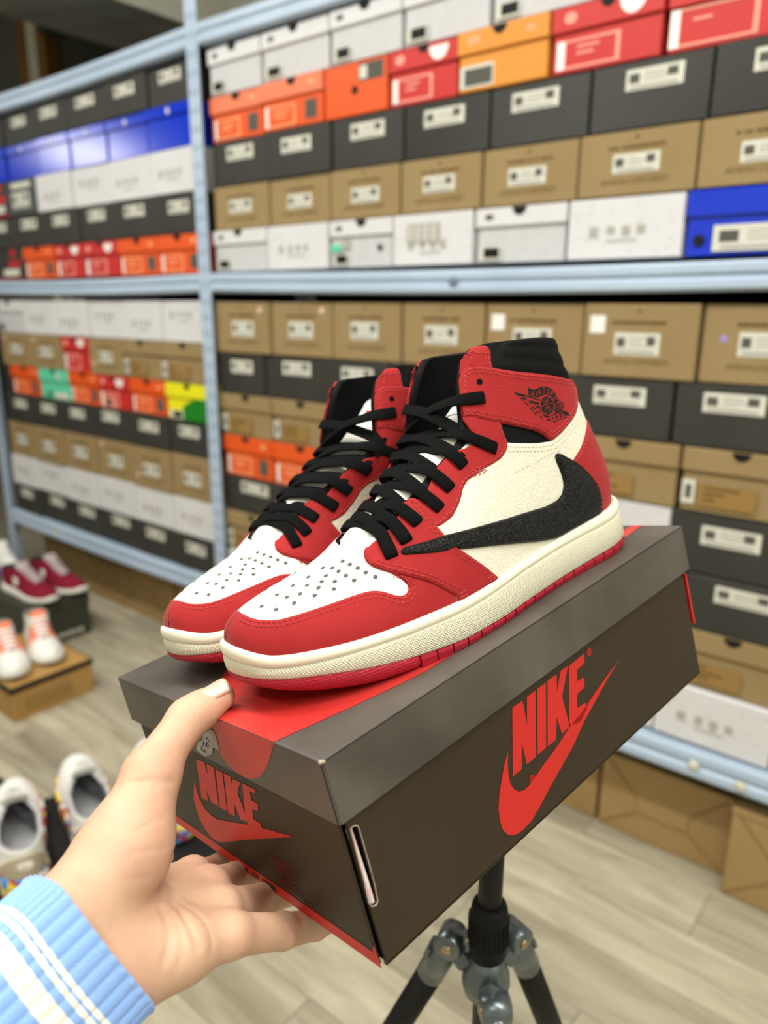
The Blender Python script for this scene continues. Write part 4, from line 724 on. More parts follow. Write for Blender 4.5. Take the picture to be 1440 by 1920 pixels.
def ribbon(path,normals,hw,th,n=30):
    """flat lace: path and normals as control points"""
    P=np.array(path,float);Nn=np.array(normals,float); m=len(P); t=np.linspace(0,m-1,n); X=[];U=[]
    E=np.concatenate([2*P[:1]-P[1:2],P,2*P[-1:]-P[-2:-1]])
    for u in t:
        k=min(int(u),m-2); a=u-k; p0,p1,p2,p3=E[k],E[k+1],E[k+2],E[k+3]
        X.append(.5*((2*p1)+(-p0+p2)*a+(2*p0-5*p1+4*p2-p3)*a*a+(-p0+3*p1-3*p2+p3)*a**3)); U.append(Nn[k]*(1-a)+Nn[k+1]*a)
    X=np.array(X);U=np.array(U);T=np.gradient(X,axis=0);T/=np.linalg.norm(T,axis=1,keepdims=True); W_=np.cross(U,T);W_/=np.linalg.norm(W_,axis=1,keepdims=True);U=np.cross(T,W_)
    ln=np.concatenate([[0],np.cumsum(np.linalg.norm(np.diff(X,axis=0),axis=1))])
    sec=[(-1,0),(-.93,.75),(-.6,1),(0,1.12),(.6,1),(.93,.75),(1,0),(.93,-.75),(0,-1),(-.93,-.75)];K=len(sec);V=[];uv=[];F=[]
    for i in range(n):
        q=hw[i*(len(hw)-1)//(n-1)] if hasattr(hw,'__len__') else hw
        for j,(a,b) in enumerate(sec): V.append(X[i]+W_[i]*a*q+U[i]*b*th); uv.append((ln[i],a*q))
    for i in range(n-1):
        for j in range(K): F.append((i*K+j,(i+1)*K+j,(i+1)*K+(j+1)%K,i*K+(j+1)%K))
    F.append(tuple(range(K)));F.append(tuple((n-1)*K+j for j in range(K))[::-1])
    return np.array(V),F,uv
def closed_outline(S,n=150):
    x,yl,ym=S.outline(n); return np.concatenate([np.stack([x,yl],1),np.stack([x[::-1],ym[::-1]],1)[1:-1]])
def off_outline(O_,d):
    t=np.roll(O_,-1,0)-np.roll(O_,1,0); nn=np.stack([-t[:,1],t[:,0]],1); nn/=np.linalg.norm(nn,axis=1,keepdims=True)+1e-9; return O_+nn*d
def sole_loops(S,O_,prof):
    """prof: list of (offset, fn of x -> z)"""
    R=[]
    for d,fz in prof:
        Q=off_outline(O_,d); R.append(np.concatenate([Q,fz(np.clip(O_[:,0],0,32))[:,None]],1))
    return R
def loops_mesh(R,cap0=False,cap1=False):
    n=len(R[0]);V=np.concatenate(R);F=[]
    for k in range(len(R)-1):
        for i in range(n): F.append((k*n+i,(k+1)*n+i,(k+1)*n+(i+1)%n,k*n+(i+1)%n))
    if cap0: F.append(tuple(range(n)))
    if cap1: F.append(tuple((len(R)-1)*n+i for i in range(n))[::-1])
    u=np.concatenate([[0],np.cumsum(np.linalg.norm(np.diff(R[0],axis=0),axis=1))]); uv=np.concatenate([np.stack([u,r[:,2]],1) for r in R])
    return V,[t[::-1] for t in F],uv

# ---------------------------------------------------------------- the red, white and black high-top sneakers
R_nub=mat('red_nubuck','#9f2728',.78,.15,bump=('noise',1500,.12),var=('#962122',60,.5),sheen=.12); R_edge=mat('red_cut_edge','#d8604f',.9,.1)
W_lea=mat('cream_tumbled_leather','#e2dec9',.45,.35,bump=('leather',330,.38)); W_toe=mat('white_toe_leather','#d9d6cd',.45,.35,bump=('leather',620,.06))
K_lea=mat('black_tumbled_leather','#070706',.4,.3,bump=('leather',430,.7)); K_col=mat('black_collar_nylon','#060606',.7,.15,bump=('noise',900,.2)); K_lin=mat('black_mesh_lining','#0a0a0b',.85,.2,bump=('cells',900,.3))
K_lace=mat('black_woven_lace','#090b0b',.8,.12,bump=('weave',5.,1.0)); T_grey=mat('tongue_nylon','#d9d8cd',.7,.25,bump=('noise',900,.15)); T_wht=mat('tongue_leather','#e9e6da',.5,.3)
S_mid=mat('cream_rubber','#ebe6cf',.5,.35); S_tex=mat('cream_rubber_textured','#e3dfc4',.55,.35,bump=('chevron',34,.6)); S_out=mat('red_rubber','#a81b30',.45,.4); S_outt=mat('red_rubber_textured','#a81b30',.45,.4,bump=('cells',5.5,.6))
TH_r=mat('red_thread','#c24a45',.7,.2); TH_w=mat('cream_thread','#d8d3bd',.7,.2); TH_k=mat('black_thread','#1b1b1a',.6,.3); I_hole=mat('perforation_dark','#5d5a54',.9,.1); I_blkh=mat('eyelet_hole_dark','#120a09',.9,.1); M_lab2=mat('tongue_label','#eceae4',.6,.2); M_lred=mat('tongue_label_red','#c0253a',.6,.2); M_pinkl=mat('pale_inner_lining','#d9b9b0',.8,.2)
def sh_of(S,x,z):
    if not hasattr(S,'_g'):
        a,b=np.meshgrid(np.linspace(0,1,301),np.linspace(0,1,301)); S._g=(a,b,*S.side(a,b))
    a,b,X,Z=S._g; i=np.unravel_index(((X-x)**2+(Z-z)**2).argmin(),X.shape); return (a[i],b[i])
def build_high(pose,flip,label,group,tsh=(0,)):
    S=Shoe(); S.hthroat=S._right[0][159]
    a0,b0,psi=pose; cs,sn=math.cos(psi),math.sin(psi)
    ax=BA*sn-BB*cs; ay=-(BA*cs+BB*sn); az=-BC
    M_=Matrix((ax,ay,az)).transposed().to_4x4(); M_.translation=BO+BA*a0*.01+BB*b0*.01+az*.0006
    root=empty('sneaker',matrix=M_); tag(root,label,'sneaker',group)
    D=DATA; ht=float(S.hthroat)
    fin=lambda nm,V,F,m,sm=True,weld=False,par=root,uv=None,mi=None: finish(nm,V,F,m,par,flip,sm,weld,mi,uv)
    # --- collar and lining shell
    ns,nh=80,84; s=np.linspace(0,1,ns); h=np.linspace(0,1,nh); ss,hh=np.meshgrid(s,h)
    st=np.array(D['strap']); hb=np.interp(ss,[0,.2,.37,.5,.7,.85,1],[.735,.775,.822,.852,.89,.9,.9]); v=(hh-hb)/(1-hb)*3
    parts=[]
    for sd in (1,-1):
        quilt=np.where(v>0,.14*np.abs(np.sin(np.pi*np.clip(v,0,3)))**.5*np.clip((.70-ss)/.06,0,1),0)-.02
        Xo,_=surf(S,ss,hh,sd,quilt); thick=-.32-.28*np.clip((hh-.6)/.25,0,1); Xi,_=surf(S,ss,hh,sd,thick)
        top=.16
        F=[]; nO=ns*nh; idx=lambda i,j:i*ns+j
        for i in range(nh-1):
            for j in range(ns-1):
                q=(idx(i,j),idx(i,j+1),idx(i+1,j+1),idx(i+1,j)); F.append(q[::-1] if sd>0 else q); q2=tuple(nO+k for k in q); F.append(q2 if sd>0 else q2[::-1])
        V=np.concatenate([Xo.reshape(-1,3),Xi.reshape(-1,3)]); 
        # rounded rim along the top and down the throat edge
        rim=[idx(nh-1,j) for j in range(ns)]+[idx(i,ns-1) for i in range(nh-2,-1,-1) if h[i]>ht]
        mid=[]
        for k in rim:
            i,j=divmod(k,ns); outv=(Xo[i,j]-Xo[max(i-1,0),j]) if i==nh-1 else (Xo[i,j]-Xo[i,j-1]); outv/=np.linalg.norm(outv)+1e-9; mid.append(len(V)+len(mid))
            V_=(Xo[i,j]+Xi[i,j])/2+outv*.22; 
            if k==rim[0]: mv=[]
            mv.append(V_)
        V=np.concatenate([V,np.array(mv)])
        for k in range(len(rim)-1):
            a,b=rim[k],rim[k+1]
            for q in ((a,b,mid[k+1],mid[k]),(mid[k],mid[k+1],nO+b,nO+a)): F.append(q[::-1] if sd>0 else q)
        parts.append((V,F))
    V,F=merge(parts); fin('collar',V,F,K_col,weld=True)
    # insole and dark heel cup so the inside reads as a cavity
    O_=closed_outline(S,60); Vn=np.concatenate([off_outline(O_,-.8),S.fz['zt'](np.clip(O_[:,0],0,32))[:,None]+.1],1); fin('insole',Vn,[tuple(range(len(Vn)))],K_lin,False)
    # --- panels
    heelc=[tuple(p) for p in D['heel']]
    P_={}
    P_['toe_box']=([(1,.03),(1,.2),(1,ht),(1,ht+.05),(.92,ht+.06),(.84,.36),(.76,.29),(.66,.19),(.61,.12),(.60,.05),(.62,.02)],.08,0,W_toe)
    qt=[tuple(p) for p in D['quarter_top']]
    P_['quarter']=([(0,.64)]+[(0,.32),(0,0),(.3,0),(.68,0),(.70,.12),(.73,.30),(.735,.45),(.72,.58)]+qt[::-1],.11,0,W_lea)
    P_['heel_counter']=([(0,.515)]+[(0,.25),(0,0),(.255,0)]+heelc[::-1],.2,.1,R_nub)
    P_['mudguard']=([(1,.082)]+[tuple(p) for p in D['mudguard_in']]+[(.70,.205),(.64,.15),(.57,.05),(.56,0),(.78,0),(1,0),(1,.04)],.17,.07,R_nub)
    P_['tab']=(D['tab'],.20,-.05,R_nub); P_['eyestay']=(D['eyestay'],.18,.1,R_nub); P_['wing']=(D['wing'],.27,.16,R_nub)
    st=[tuple(p) for p in D['strap']]
    P_['strap']=(st[:10]+[(.25,.785),(.1,.745),(0,.735),(0,.69),(0,.625)]+st[11:],.24,0.05,R_nub)
    outl={}
    for nm,(poly,d,base,m) in P_.items():
        pr=[]
        for sd in (1,-1):
            V,F,P=panel_half(S,poly,sd,d,base,puff=.05 if nm=='toe_box' else 0,sm=1); pr.append((V,F))
            if sd==1: outl[nm]=P
            else: outl[nm+'-']=P
        seam=nm in('toe_box','quarter','heel_counter','mudguard','strap')
        if seam: V,F=merge(pr); fin(nm,V,F,m,weld=True)
        else:
            for V,F in pr: fin(nm,V,F,m)
    V,F,P=panel_half(S,D['swoosh'],1,.30,.1,puff=.16,rim=.06,gs=.008,gh=.009); sw=fin('swoosh',V,F,K_lea); outl['swoosh']=P
    fw=[sh_of(S,x,z) for x,z in [(15.6,7.4),(16.6,5.6),(16.0,4.2),(14.3,3.8),(11.0,4.9),(7,6.9),(2.0,9.0),(7,7.9),(11,6.5),(13.6,5.9),(14.6,6.2),(15.1,7.0)]]
    V,F,_=panel_half(S,fw,-1,.30,.1,puff=.1); fin('swoosh',V,F,K_lea)
    # --- stitching
    def stitches(rows,m):
        acc=([],[])
        for nm,dist,d,mask in rows:
            for sd in (1,-1):
                P=outl[nm if sd>0 else nm+'-'] if nm+'-' in outl else outl[nm]
                if nm=='swoosh' and sd<0: continue
                keep=mask(P[:,0],P[:,1]) if mask else np.ones(len(P),bool)
                # contiguous runs
                k=0;n=len(P); start=int(np.argmin(keep)) if not keep.all() else 0; Q=np.roll(P,-start,0); kk=np.roll(keep,-start)
                full=inset(S,P,dist,sd); full=np.roll(full,-start,0)
                while k<n:
                    if kk[k]:
                        e=k
                        while e<n and kk[e]: e+=1
                        if e-k>3: stitch_line(S,full[k:e],sd,0,d,acc,closed=False)
                        k=e
                    else: k+=1
        if acc[0]: o=fin('stitching',np.array(acc[0]),acc[1],m,False); o['kind']='stuff'
    top=lambda s,h:(h>.03)&(s<.9999)&(s>.001)
    mg=lambda s,h:(s<.9999)&(h>.06)&((s>.735)|(h>.07))&~((s<.71)&(h>.19))
    inner=np.array(D['mudguard_in'])
    def near(L,tol):
        L=dens(S,L,1,.1,False)
        return lambda s,h: np.min(((s[:,None]-L[None,:,0])*30)**2+((h[:,None]-L[None,:,1])*28)**2,axis=1)<tol**2
    nm_=near(D['mudguard_in'],.5)
    wl=near(D['wing'][:17],.5); wb=near(D['wing'][18:29],.5)
    es=near(D['eyestay'][19:38],.5)
    rows=[('mudguard',.17,.19,nm_),('mudguard',.40,.19,nm_)]
    for d_ in (.2,.44): rows+= [('wing',d_,.29,wl),('wing',d_,.29,wb),('strap',d_,.26,lambda s,h:s>.02)]
    rows+=[('eyestay',.2,.2,es),('tab',.2,.22,lambda s,h:h>.91),('tab',.45,.22,lambda s,h:h>.91),('heel_counter',.2,.22,near(D['heel'][:6],.5))]
    stitches(rows,TH_r)
    qtm=near(D['quarter_top'],.5); stitches([('quarter',.25,.125,qtm),('quarter',.55,.125,qtm)],TH_w)
    stitches([('swoosh',.13,.36,None)],TH_k)
    acc=([],[])
    for pts in ([(10.9,8.6),(8.5,8.75),(6.5,8.9)],[(6.5,8.9),(6.3,7.4),(6.2,5.9)],):
        Q=dens(S,[sh_of(S,x,z) for x,z in pts],1,.3,False); stitch_line(S,Q,1,0,.125,acc,closed=False)
    o=fin('stitching',np.array(acc[0]),acc[1],TH_w,False); o['kind']='stuff'
    # vertical stitch row across the strap front
    acc=([],[]); 
    for sd in (1,-1): stitch_line(S,dens(S,[sh_of(S,10.3,15.6),sh_of(S,10.0,12.6)],sd,.3,False),sd,0,.255,acc,closed=False)
    o=fin('stitching',np.array(acc[0]),acc[1],TH_r,False); o['kind']='stuff'
    # --- perforations in the toe box, eyelet holes
    def discs(name,pts,r,d,m,sides=(1,-1),n=12):
        V=[];F=[]
        for (s_,h_) in pts:
            for sd in sides:
                X,N_=surf(S,np.array([s_]),np.array([h_]),sd,np.array([d])); c=X[0];nn=N_[0]; u=np.cross(nn,[0,0,1.]); u/=np.linalg.norm(u)+1e-9; w_=np.cross(nn,u); b=len(V)
                for k in range(n): a=2*math.pi*k/n; V.append(c+(u*math.cos(a)+w_*math.sin(a))*r)
                f=tuple(range(b,b+n)); F.append(f if np.dot(np.cross(u,w_),nn)>0 else f[::-1])
        o=fin(name,np.array(V),F,m,False); return o
    pts=[p for p in D['holes'] if p[0]<.985]
    o=discs('perforation',pts,.14,.142,I_hole); o['kind']='stuff'
    E_=[tuple(p) for p in D['eyelets']]
    for k,e in enumerate(E_):
        for sd in (1,-1): discs('eyelet',[e],.21,.262 if k<2 else (.29 if k>5 else .20),I_blkh,(sd,))
    # --- printed wing emblem on the strap
    V=[];F=[]
    for poly in D['wing_black']:
        P=dens(S,poly,1,.15); n=len(P); v,e,f,_,_,_=delaunay_2d_cdt([Vector((a*30,b*28)) for a,b in P],[(k,(k+1)%n) for k in range(n)],[],1,1e-6); v=np.array([tuple(p) for p in v])/np.array([30,28.])
        X,_=surf(S,v[:,0],v[:,1],1,np.full(len(v),.252)); o_=len(V); V+=list(X); F+=[tuple(k+o_ for k in t)[::-1] for t in f]
    emb=fin('wing_emblem',np.array(V),F,I_blk,False)
    V=[];F=[]
    for pl in D['wing_red']:
        P=dens(S,pl,1,.1,False); X,N_=surf(S,P[:,0],P[:,1],1,np.full(len(P),.262)); T=np.gradient(X,axis=0); B=np.cross(N_,T); B/=np.linalg.norm(B,axis=1,keepdims=True)+1e-9; o_=len(V)
        for k in range(len(P)): V+= [X[k]-B[k]*.022,X[k]+B[k]*.022]
        for k in range(len(P)-1): F.append((o_+2*k,o_+2*k+2,o_+2*k+3,o_+2*k+1))
    fin('emblem_lines',np.array(V),F,R_nub,False,par=emb)
    # --- tongue
    cl=[(23.9,6.6),(22.6,7.5),(20.8,8.55),(18.9,9.55),(17.1,10.4),(15.4,11.35),(13.7,12.2),(12.3,13.3),(11.0,14.3),(10.2,15.1)]; cx_=pchip(range(10),[c[0] for c in cl]);cz_=pchip(range(10),[c[1] for c in cl]); tt=np.linspace(0,9,46)
    X=cx_(tt);Z=cz_(tt); dx=np.gradient(X);dz=np.gradient(Z);l=np.hypot(dx,dz);nx,nz_=-dz/l*-1,dx/l*-1; nx,nz_=(dz/l),(-dx/l)
    V=[];uv=[];nw=25
    for i in range(46):
        cen=np.interp(X[i],[0,8,14,20,26,32],[-.5,-.4,0,.5,.45,0])-S.tc*np.clip((X[i]-14)/(S.Lx-14),0,1)**2+tsh*float(sstep((19-X[i])/8))
        wl_=np.interp(tt[i],[0,2,6,9],[2.2,2.7,2.7,2.2]); wm_=np.interp(tt[i],[0,2,5,7,9],[2.2,2.7,2.9,2.6,2.3])
        for j in range(nw):
            q=-1+2*j/(nw-1); y=cen+(wl_ if q>0 else wm_)*q; xe=np.interp(Z[i],[e_[1] for e_ in S.edge],[e_[0] for e_ in S.edge])
            if X[i]<xe-.1:
                yl_,yc_=S.Y(X[i],Z[i],1); ym_,_=S.Y(X[i],Z[i],-1); y=min(max(y,float(yc_-ym_)+.75),float(yc_+yl_)-.75)
            dr=.95*abs(q)**2.2; V.append((X[i]-nx[i]*dr,y,Z[i]-nz_[i]*dr)); uv.append((y,tt[i]))
    V=np.array(V); n0=len(V); B=V.copy().reshape(46,nw,3); B[:,:,0]-=nx[:,None]*.35; B[:,:,2]-=nz_[:,None]*.35; V2=np.concatenate([V,B.reshape(-1,3)]); F=[]
    for i in range(45):
        for j in range(nw-1):
            q=(i*nw+j,i*nw+j+1,(i+1)*nw+j+1,(i+1)*nw+j); F.append(q[::-1]); F.append(tuple(k+n0 for k in q))
    rim=[i*nw for i in range(46)]+[45*nw+j for j in range(1,nw)]+[i*nw+nw-1 for i in range(44,-1,-1)]
    for a,b in zip(rim,rim[1:]): F.append((a,b,b+n0,a+n0))
    tg=fin('tongue',V2,F,[T_grey,T_wht],mi=None)
    for k,p in enumerate(tg.data.polygons): p.material_index=1 if tg.data.vertices[p.vertices[0]].co.z>.118 else 0
    # label at the top of the tongue
    Vt=V.reshape(46,nw,3); rows_=range(34,45); cols=range(4,21); L=[];F=[]
    for i in rows_:
        for j in cols: L.append(Vt[i,j]+np.array([nx[i],0,nz_[i]])*.05)
    nc=len(cols)
    for i in range(len(rows_)-1):
        for j in range(nc-1): F.append((i*nc+j,i*nc+j+1,(i+1)*nc+j+1,(i+1)*nc+j)[::-1])
    lb=fin('tongue_label',np.array(L),F,M_lab2,par=tg)
    swp=[(-.75,.1),(-.62,-.28),(-.2,-.3),(.85,.25),(-.15,-.05),(-.45,-.08),(-.6,.12)]; L=[]
    for a,b in swp:
        fi=40+b*8; i=int(fi); fj=12+a*7; j=int(fj); p=Vt[i,j]*(1-(fi-i))+Vt[i+1,j]*(fi-i); p=p+(Vt[i,j+1]-Vt[i,j])*(fj-j); L.append(p+np.array([nx[i],0,nz_[i]])*.09)
    fin('label_swoosh',np.array(L),[tuple(range(7))],M_lred,False,par=lb)
    # --- laces
    lat=[];med=[];latn=[];medn=[]
    for k,e in enumerate(E_):
        d=.27 if k<2 else (.32 if k>5 else .22)
        for sd,A,B in ((1,lat,latn),(-1,med,medn)):
            X_,N_=surf(S,np.array([e[0]]),np.array([e[1]]),sd,np.array([d])); A.append(X_[0]);B.append(N_[0])
    def edge(hv,sd,d):
        X_,N_=surf(S,np.array([.965]),np.array([hv]),sd,np.array([d])); return X_[0],N_[0]
    hv=np.linspace(ht+.012,.97,160); ev=S.pos(np.full(160,.97),hv,1); hs=[float(hv[np.argmin(((ev-S.pos(np.array(e[0]),np.array(e[1]),1))**2).sum(1))]) for e in E_]
    for k in range(7,-1,-1): hs[k]=max(hs[k],hs[k+1]+.035)
    Vl=[];Fl=[];UV=[]
    def add(path,nrm,hw=.47,th=.085):
        nonlocal Vl,Fl,UV
        V_,F_,u_=ribbon(path,nrm,hw,th,34); o_=len(Vl); Vl+=list(V_); Fl+=[tuple(i+o_ for i in f) for f in F_]; UV+=u_
    def cross_up(hv):
        a,_=edge(hv,1,.0);b,_=edge(hv,-1,.0); c=(a+b)/2; i=int(np.argmin(np.abs(Z-c[2])+.3*np.abs(X-c[0]))); return c,np.array([nx[i],0,nz_[i]])
    HW=np.array([.12,.26,.36,.40,.42]+[.42]*29); HWe=np.concatenate([HW[:17],HW[:17][::-1]])
    def u_(v): return v/(np.linalg.norm(v)+1e-9)
    def lace(frm,side,hto,lift):
        """from eyelet frm on one side, over the flap edge, across the throat, tucked under the other flap at height hto"""
        p0=(lat if side>0 else med)[frm]; n0_=(latn if side>0 else medn)[frm]; h0=hs[frm]
        e0,en0=edge(h0+(hto-h0)*.12,side,.30); hm=(h0+hto)/2; c,cn=cross_up(hm); e1,en1=edge(hto,-side,-.05)
        d0=u_(p0-e0); mid=c+cn*(.50+lift); q=e0+(mid-e0)*.10+cn*.08; out=u_(e1-mid)
        add([p0+d0*.20-n0_*.34,p0+d0*.14+n0_*.02,p0*.6+e0*.4+n0_*.12,q+(en0+cn)*.04,mid*.55+q*.45+cn*.10,mid,mid*.45+e1*.55+cn*(.10+lift*.4),e1-cn*.05,e1+out*.5-cn*.45],[n0_,n0_,n0_,u_(en0+cn),cn,cn,cn,cn,cn],HW)
    vs=-1 if flip else 1; A_,An_=(lat,latn) if vs>0 else (med,medn)
    p0=A_[8]; n0_=An_[8]; e0,en0=edge(hs[8],vs,.3);e1,en1=edge(hs[8],-vs,.3); c,cn=cross_up(hs[8]+.01); d0=u_(p0-e0); d1=u_(e1-c)
    add([p0+d0*.2-n0_*.34,p0+d0*.14+n0_*.02,p0*.6+e0*.4+n0_*.12,e0*.9+c*.1+(en0+cn)*.06,c+cn*.60,e1*.8+c*.2+cn*.30,e1+cn*.12,e1+d1*.25-cn*.2,e1+d1*.5-cn*.6],[n0_,n0_,n0_,u_(en0+cn),cn,cn,cn,cn,cn],HW)
    for k in range(3,8): lace(k,1,hs[k]*.8+hs[k-1]*.2,0.)
    for k in range(3,8): lace(k,-1,hs[k]*.2+hs[k+1]*.8,.22)
    lace(2,1,hs[2]-.01,.05); lace(2,-1,hs[3]*.8+hs[2]*.2,.24); lace(1,1,hs[2]*.75+hs[1]*.25,.05); lace(1,-1,hs[2]*.9+hs[1]*.1,.25)
    finish('lace',np.array(Vl),Fl,K_lace,root,flip,True,uv=UV)
    # --- midsole and outsole
    O_=closed_outline(S,170); zt,zg,zf,zb=(S.fz[k] for k in('zt','zg','zf','zb'))
    R=sole_loops(S,O_,[(-.85,lambda x:zt(x)-.35),(-.40,lambda x:zt(x)-.04),(-.28,lambda x:zt(x)+.03),(-.14,lambda x:zt(x)+.01),(-.03,lambda x:zt(x)-.14),(.02,lambda x:(zt(x)+zg(x))/2),(-.0,lambda x:zg(x)+.16),(-.07,lambda x:zg(x)+.05),(-.12,lambda x:zg(x))])
    V,F,uv=loops_mesh(R); fin('foxing_bead',V,F,S_mid,uv=uv)
    R=sole_loops(S,O_,[(-.12,zg),(-.04,lambda x:zg(x)-.05),(.01,lambda x:zg(x)-.16),(.03,lambda x:(zg(x)+zf(x))/2),(.02,lambda x:zf(x)+.08),(-.03,lambda x:zf(x)+.01),(-.12,zf),(-.9,zf)])
    V,F,uv=loops_mesh(R,cap1=True); fin('midsole',V,F,S_tex,uv=uv)
    core=lambda x:-.18*float(1)*np.clip((22.6-x)/.3,0,1)
    def oloop(d,fz): 
        oo=off_outline(O_,d); Q=np.array([oo[i]+(off_outline_n[i]*(-.16 if 1.2<O_[i,0]<22.4 else 0)) for i in range(len(O_))]); return np.concatenate([Q,fz(np.clip(O_[:,0],0,32))[:,None]],1)
    off_outline_n=off_outline(O_,1)-O_
    R=[oloop(-.06,zf),oloop(-.01,lambda x:zf(x)-.08),oloop(-.0,lambda x:zf(x)*.55+zb(x)*.45),oloop(-.1,lambda x:zf(x)*.2+zb(x)*.8),oloop(-.32,zb),oloop(-1.2,zb)]
    V,F,uv=loops_mesh(R,cap1=True); fin('outsole',V,F,S_outt,uv=uv)
    # tread blocks, one piece each
    nO=len(O_); per=np.concatenate([[0],np.cumsum(np.linalg.norm(np.diff(np.concatenate([O_,O_[:1]]),axis=0),axis=1))]); OO=np.concatenate([O_,O_[:1]]); NN=np.concatenate([off_outline_n,off_outline_n[:1]])
    for sd in (1,-1):
        rng_=[k for k in range(nO) if (O_[k,1]>0)==(sd>0)]; 
        us=[per[k] for k in rng_ if 1.0<O_[k,0]<22.5]; u0,u1=min(us),max(us); m_=19; w_=(u1-u0)/m_
        for k in range(m_):
            ua,ub=u0+k*w_+.05,u0+(k+1)*w_-.05; cols_=np.linspace(ua,ub,4); V=[];F=[]
            for i,u in enumerate(cols_):
                x=np.interp(u,per,OO[:,0]);y=np.interp(u,per,OO[:,1]);a=np.interp(u,per,NN[:,0]);b=np.interp(u,per,NN[:,1]); e_=.03 if i in(0,3) else 0
                for d,zz in ((-.4,float(zf(x))-.02),(-.03-e_,float(zf(x))-.02),(.0-e_,float(zf(x))*.6+float(zb(x))*.4),(-.12-e_,float(zb(x))+.01),(-.4,float(zb(x))+.01)): V.append((x+a*d,y+b*d,zz))
            for i in range(3):
                for j in range(5): F.append((i*5+j,i*5+(j+1)%5,(i+1)*5+(j+1)%5,(i+1)*5+j)[::-1])
            F.append((0,1,2,3,4)[::-1]); F.append(tuple(15+j for j in range(5)))
            o=fin('tread_block',np.array(V),F,S_out,False)
            bm=bmesh.new(); bm.from_mesh(o.data); bmesh.ops.recalc_face_normals(bm,faces=bm.faces); bm.to_mesh(o.data); bm.free()
    return root
SN1=build_high((3.5582,32.5707,.2096),False,'red, white and black high-top sneaker nearest us, showing the reversed black swoosh','pair of high-top sneakers on the held box',.6)
SN2=build_high(tuple(DATA['far']),True,'red, white and black high-top sneaker standing behind its mate, tongue label showing','pair of high-top sneakers on the held box',-1.6)

# ---------------------------------------------------------------- the hand and sleeve
M_skin=mat('skin','#cfa88b',.5,.35,bump=('leather',260,.10),var=('#c6927a',26,.5),sss=.05); M_nail=mat('thumb_nail','#d8aa98',.3,.5); M_nailw=mat('nail_tip','#e4cdbd',.35,.4)
def smin(a,b,k):
    h=np.clip(.5+.5*(b-a)/k,0,1); return b+(a-b)*h-k*h*(1-h)
class Grid:
    def __init__(G,lo,hi,st):
        G.lo=np.array(lo);G.st=st;G.n=np.ceil((np.array(hi)-G.lo)/st).astype(int)+1
        ax=[G.lo[i]+st*np.arange(G.n[i]) for i in range(3)]; G.X=np.stack(np.meshgrid(*ax,indexing='ij'),-1).astype(np.float32)
    def capsule(G,p,r0,q,r1):
        p=np.array(p,np.float32);q=np.array(q,np.float32);d=q-p;t=np.clip(((G.X-p)@d)/(d@d),0,1); return np.linalg.norm(G.X-p-t[...,None]*d,axis=-1)-(r0+(r1-r0)*t)
def surface_net(G,f):
    """naive surface nets on a regular grid"""
    n=G.n; s=f<0; cell=np.zeros(tuple(n-1),bool); cnt=np.zeros(tuple(n-1),np.int16)
    for c in np.ndindex(2,2,2): cnt+=s[c[0]:n[0]-1+c[0],c[1]:n[1]-1+c[1],c[2]:n[2]-1+c[2]]
    cell=(cnt>0)&(cnt<8); ids=-np.ones(tuple(n-1),int); loc=np.argwhere(cell); ids[cell]=np.arange(len(loc))
    acc=np.zeros((len(loc),3));w_=np.zeros(len(loc)); F=[]
    i,j,k=loc.T
    cs=list(np.ndindex(2,2,2)); val={c:f[i+c[0],j+c[1],k+c[2]] for c in cs}
    for a in cs:
        for ax in range(3):
            if a[ax]==0:
                b=list(a);b[ax]=1;b=tuple(b); va,vb=val[a],val[b]; m=(va<0)!=(vb<0); t=np.where(m,va/np.where(m,va-vb,1),0)
                p=np.array(a,float)[None]+np.zeros((len(loc),3)); p[:,ax]+=t; acc+=p*m[:,None]; w_+=m
    V=G.lo+(loc+acc/np.maximum(w_,1)[:,None])*G.st
    for ax in range(3):
        sl=[slice(1,n[q]-1) for q in range(3)]; sl[ax]=slice(0,n[ax]-1); a=s[tuple(sl)]
        sl2=list(sl); sl2[ax]=slice(1,n[ax]); b=s[tuple(sl2)]; E_=np.argwhere(a!=b)
        off=np.array([1,1,1]);off[ax]=0; E_=E_+off; sg=s[tuple(E_.T)]
        u,v=[q for q in range(3) if q!=ax]
        eu=np.zeros(3,int);eu[u]=1;ev=np.zeros(3,int);ev[v]=1
        q=[ids[tuple((E_-eu*x-ev*y).T)] for x,y in ((1,1),(0,1),(0,0),(1,0))]; Q=np.stack(q,1); flip=sg if ax!=1 else ~sg
        Q=np.where(flip[:,None],Q,Q[:,::-1]); F.append(Q)
    return V,np.concatenate(F)
H=dict(DATA['hand']); CREASE=H.pop('crease'); allp=np.array([p for k in H for sg in H[k] for p in (sg[0],sg[2])])
vis=np.array([p for k in H if k!='fore' for sg in H[k] for p in (sg[0],sg[2])]+[H['fore'][0][2],H['fore'][1][2]])
fo0=np.array(H['fore'][0][0])*.35+np.array(H['fore'][0][2])*.65
lo=np.minimum(vis.min(0),fo0)-.035; hi=np.maximum(vis.max(0),fo0)+.035
G=Grid(lo,hi,.0015)
cap=lambda sg:G.capsule(sg[0],sg[1]*.01,sg[2],sg[3]*.01)
def chain(L,k): 
    d=None
    for sg in L: c=cap(sg); d=c if d is None else smin(d,c,k)
    return d
fore=smin(cap(H['fore'][0]),cap(H['fore'][1]),.02)
pm=H['palm']; palm=chain(pm[2:],.014); thenar=chain(pm[:2],.012)
body=smin(smin(fore,palm,.018),thenar,.006)
fingers=None
for k in ('pinky','ring','middle','index'):
    d=chain(H[k],.0035); fingers=d if fingers is None else np.minimum(fingers,d)
body=smin(body,fingers,.0055); thumb=chain(H['thumb'],.006); body=smin(body,thumb,.009)
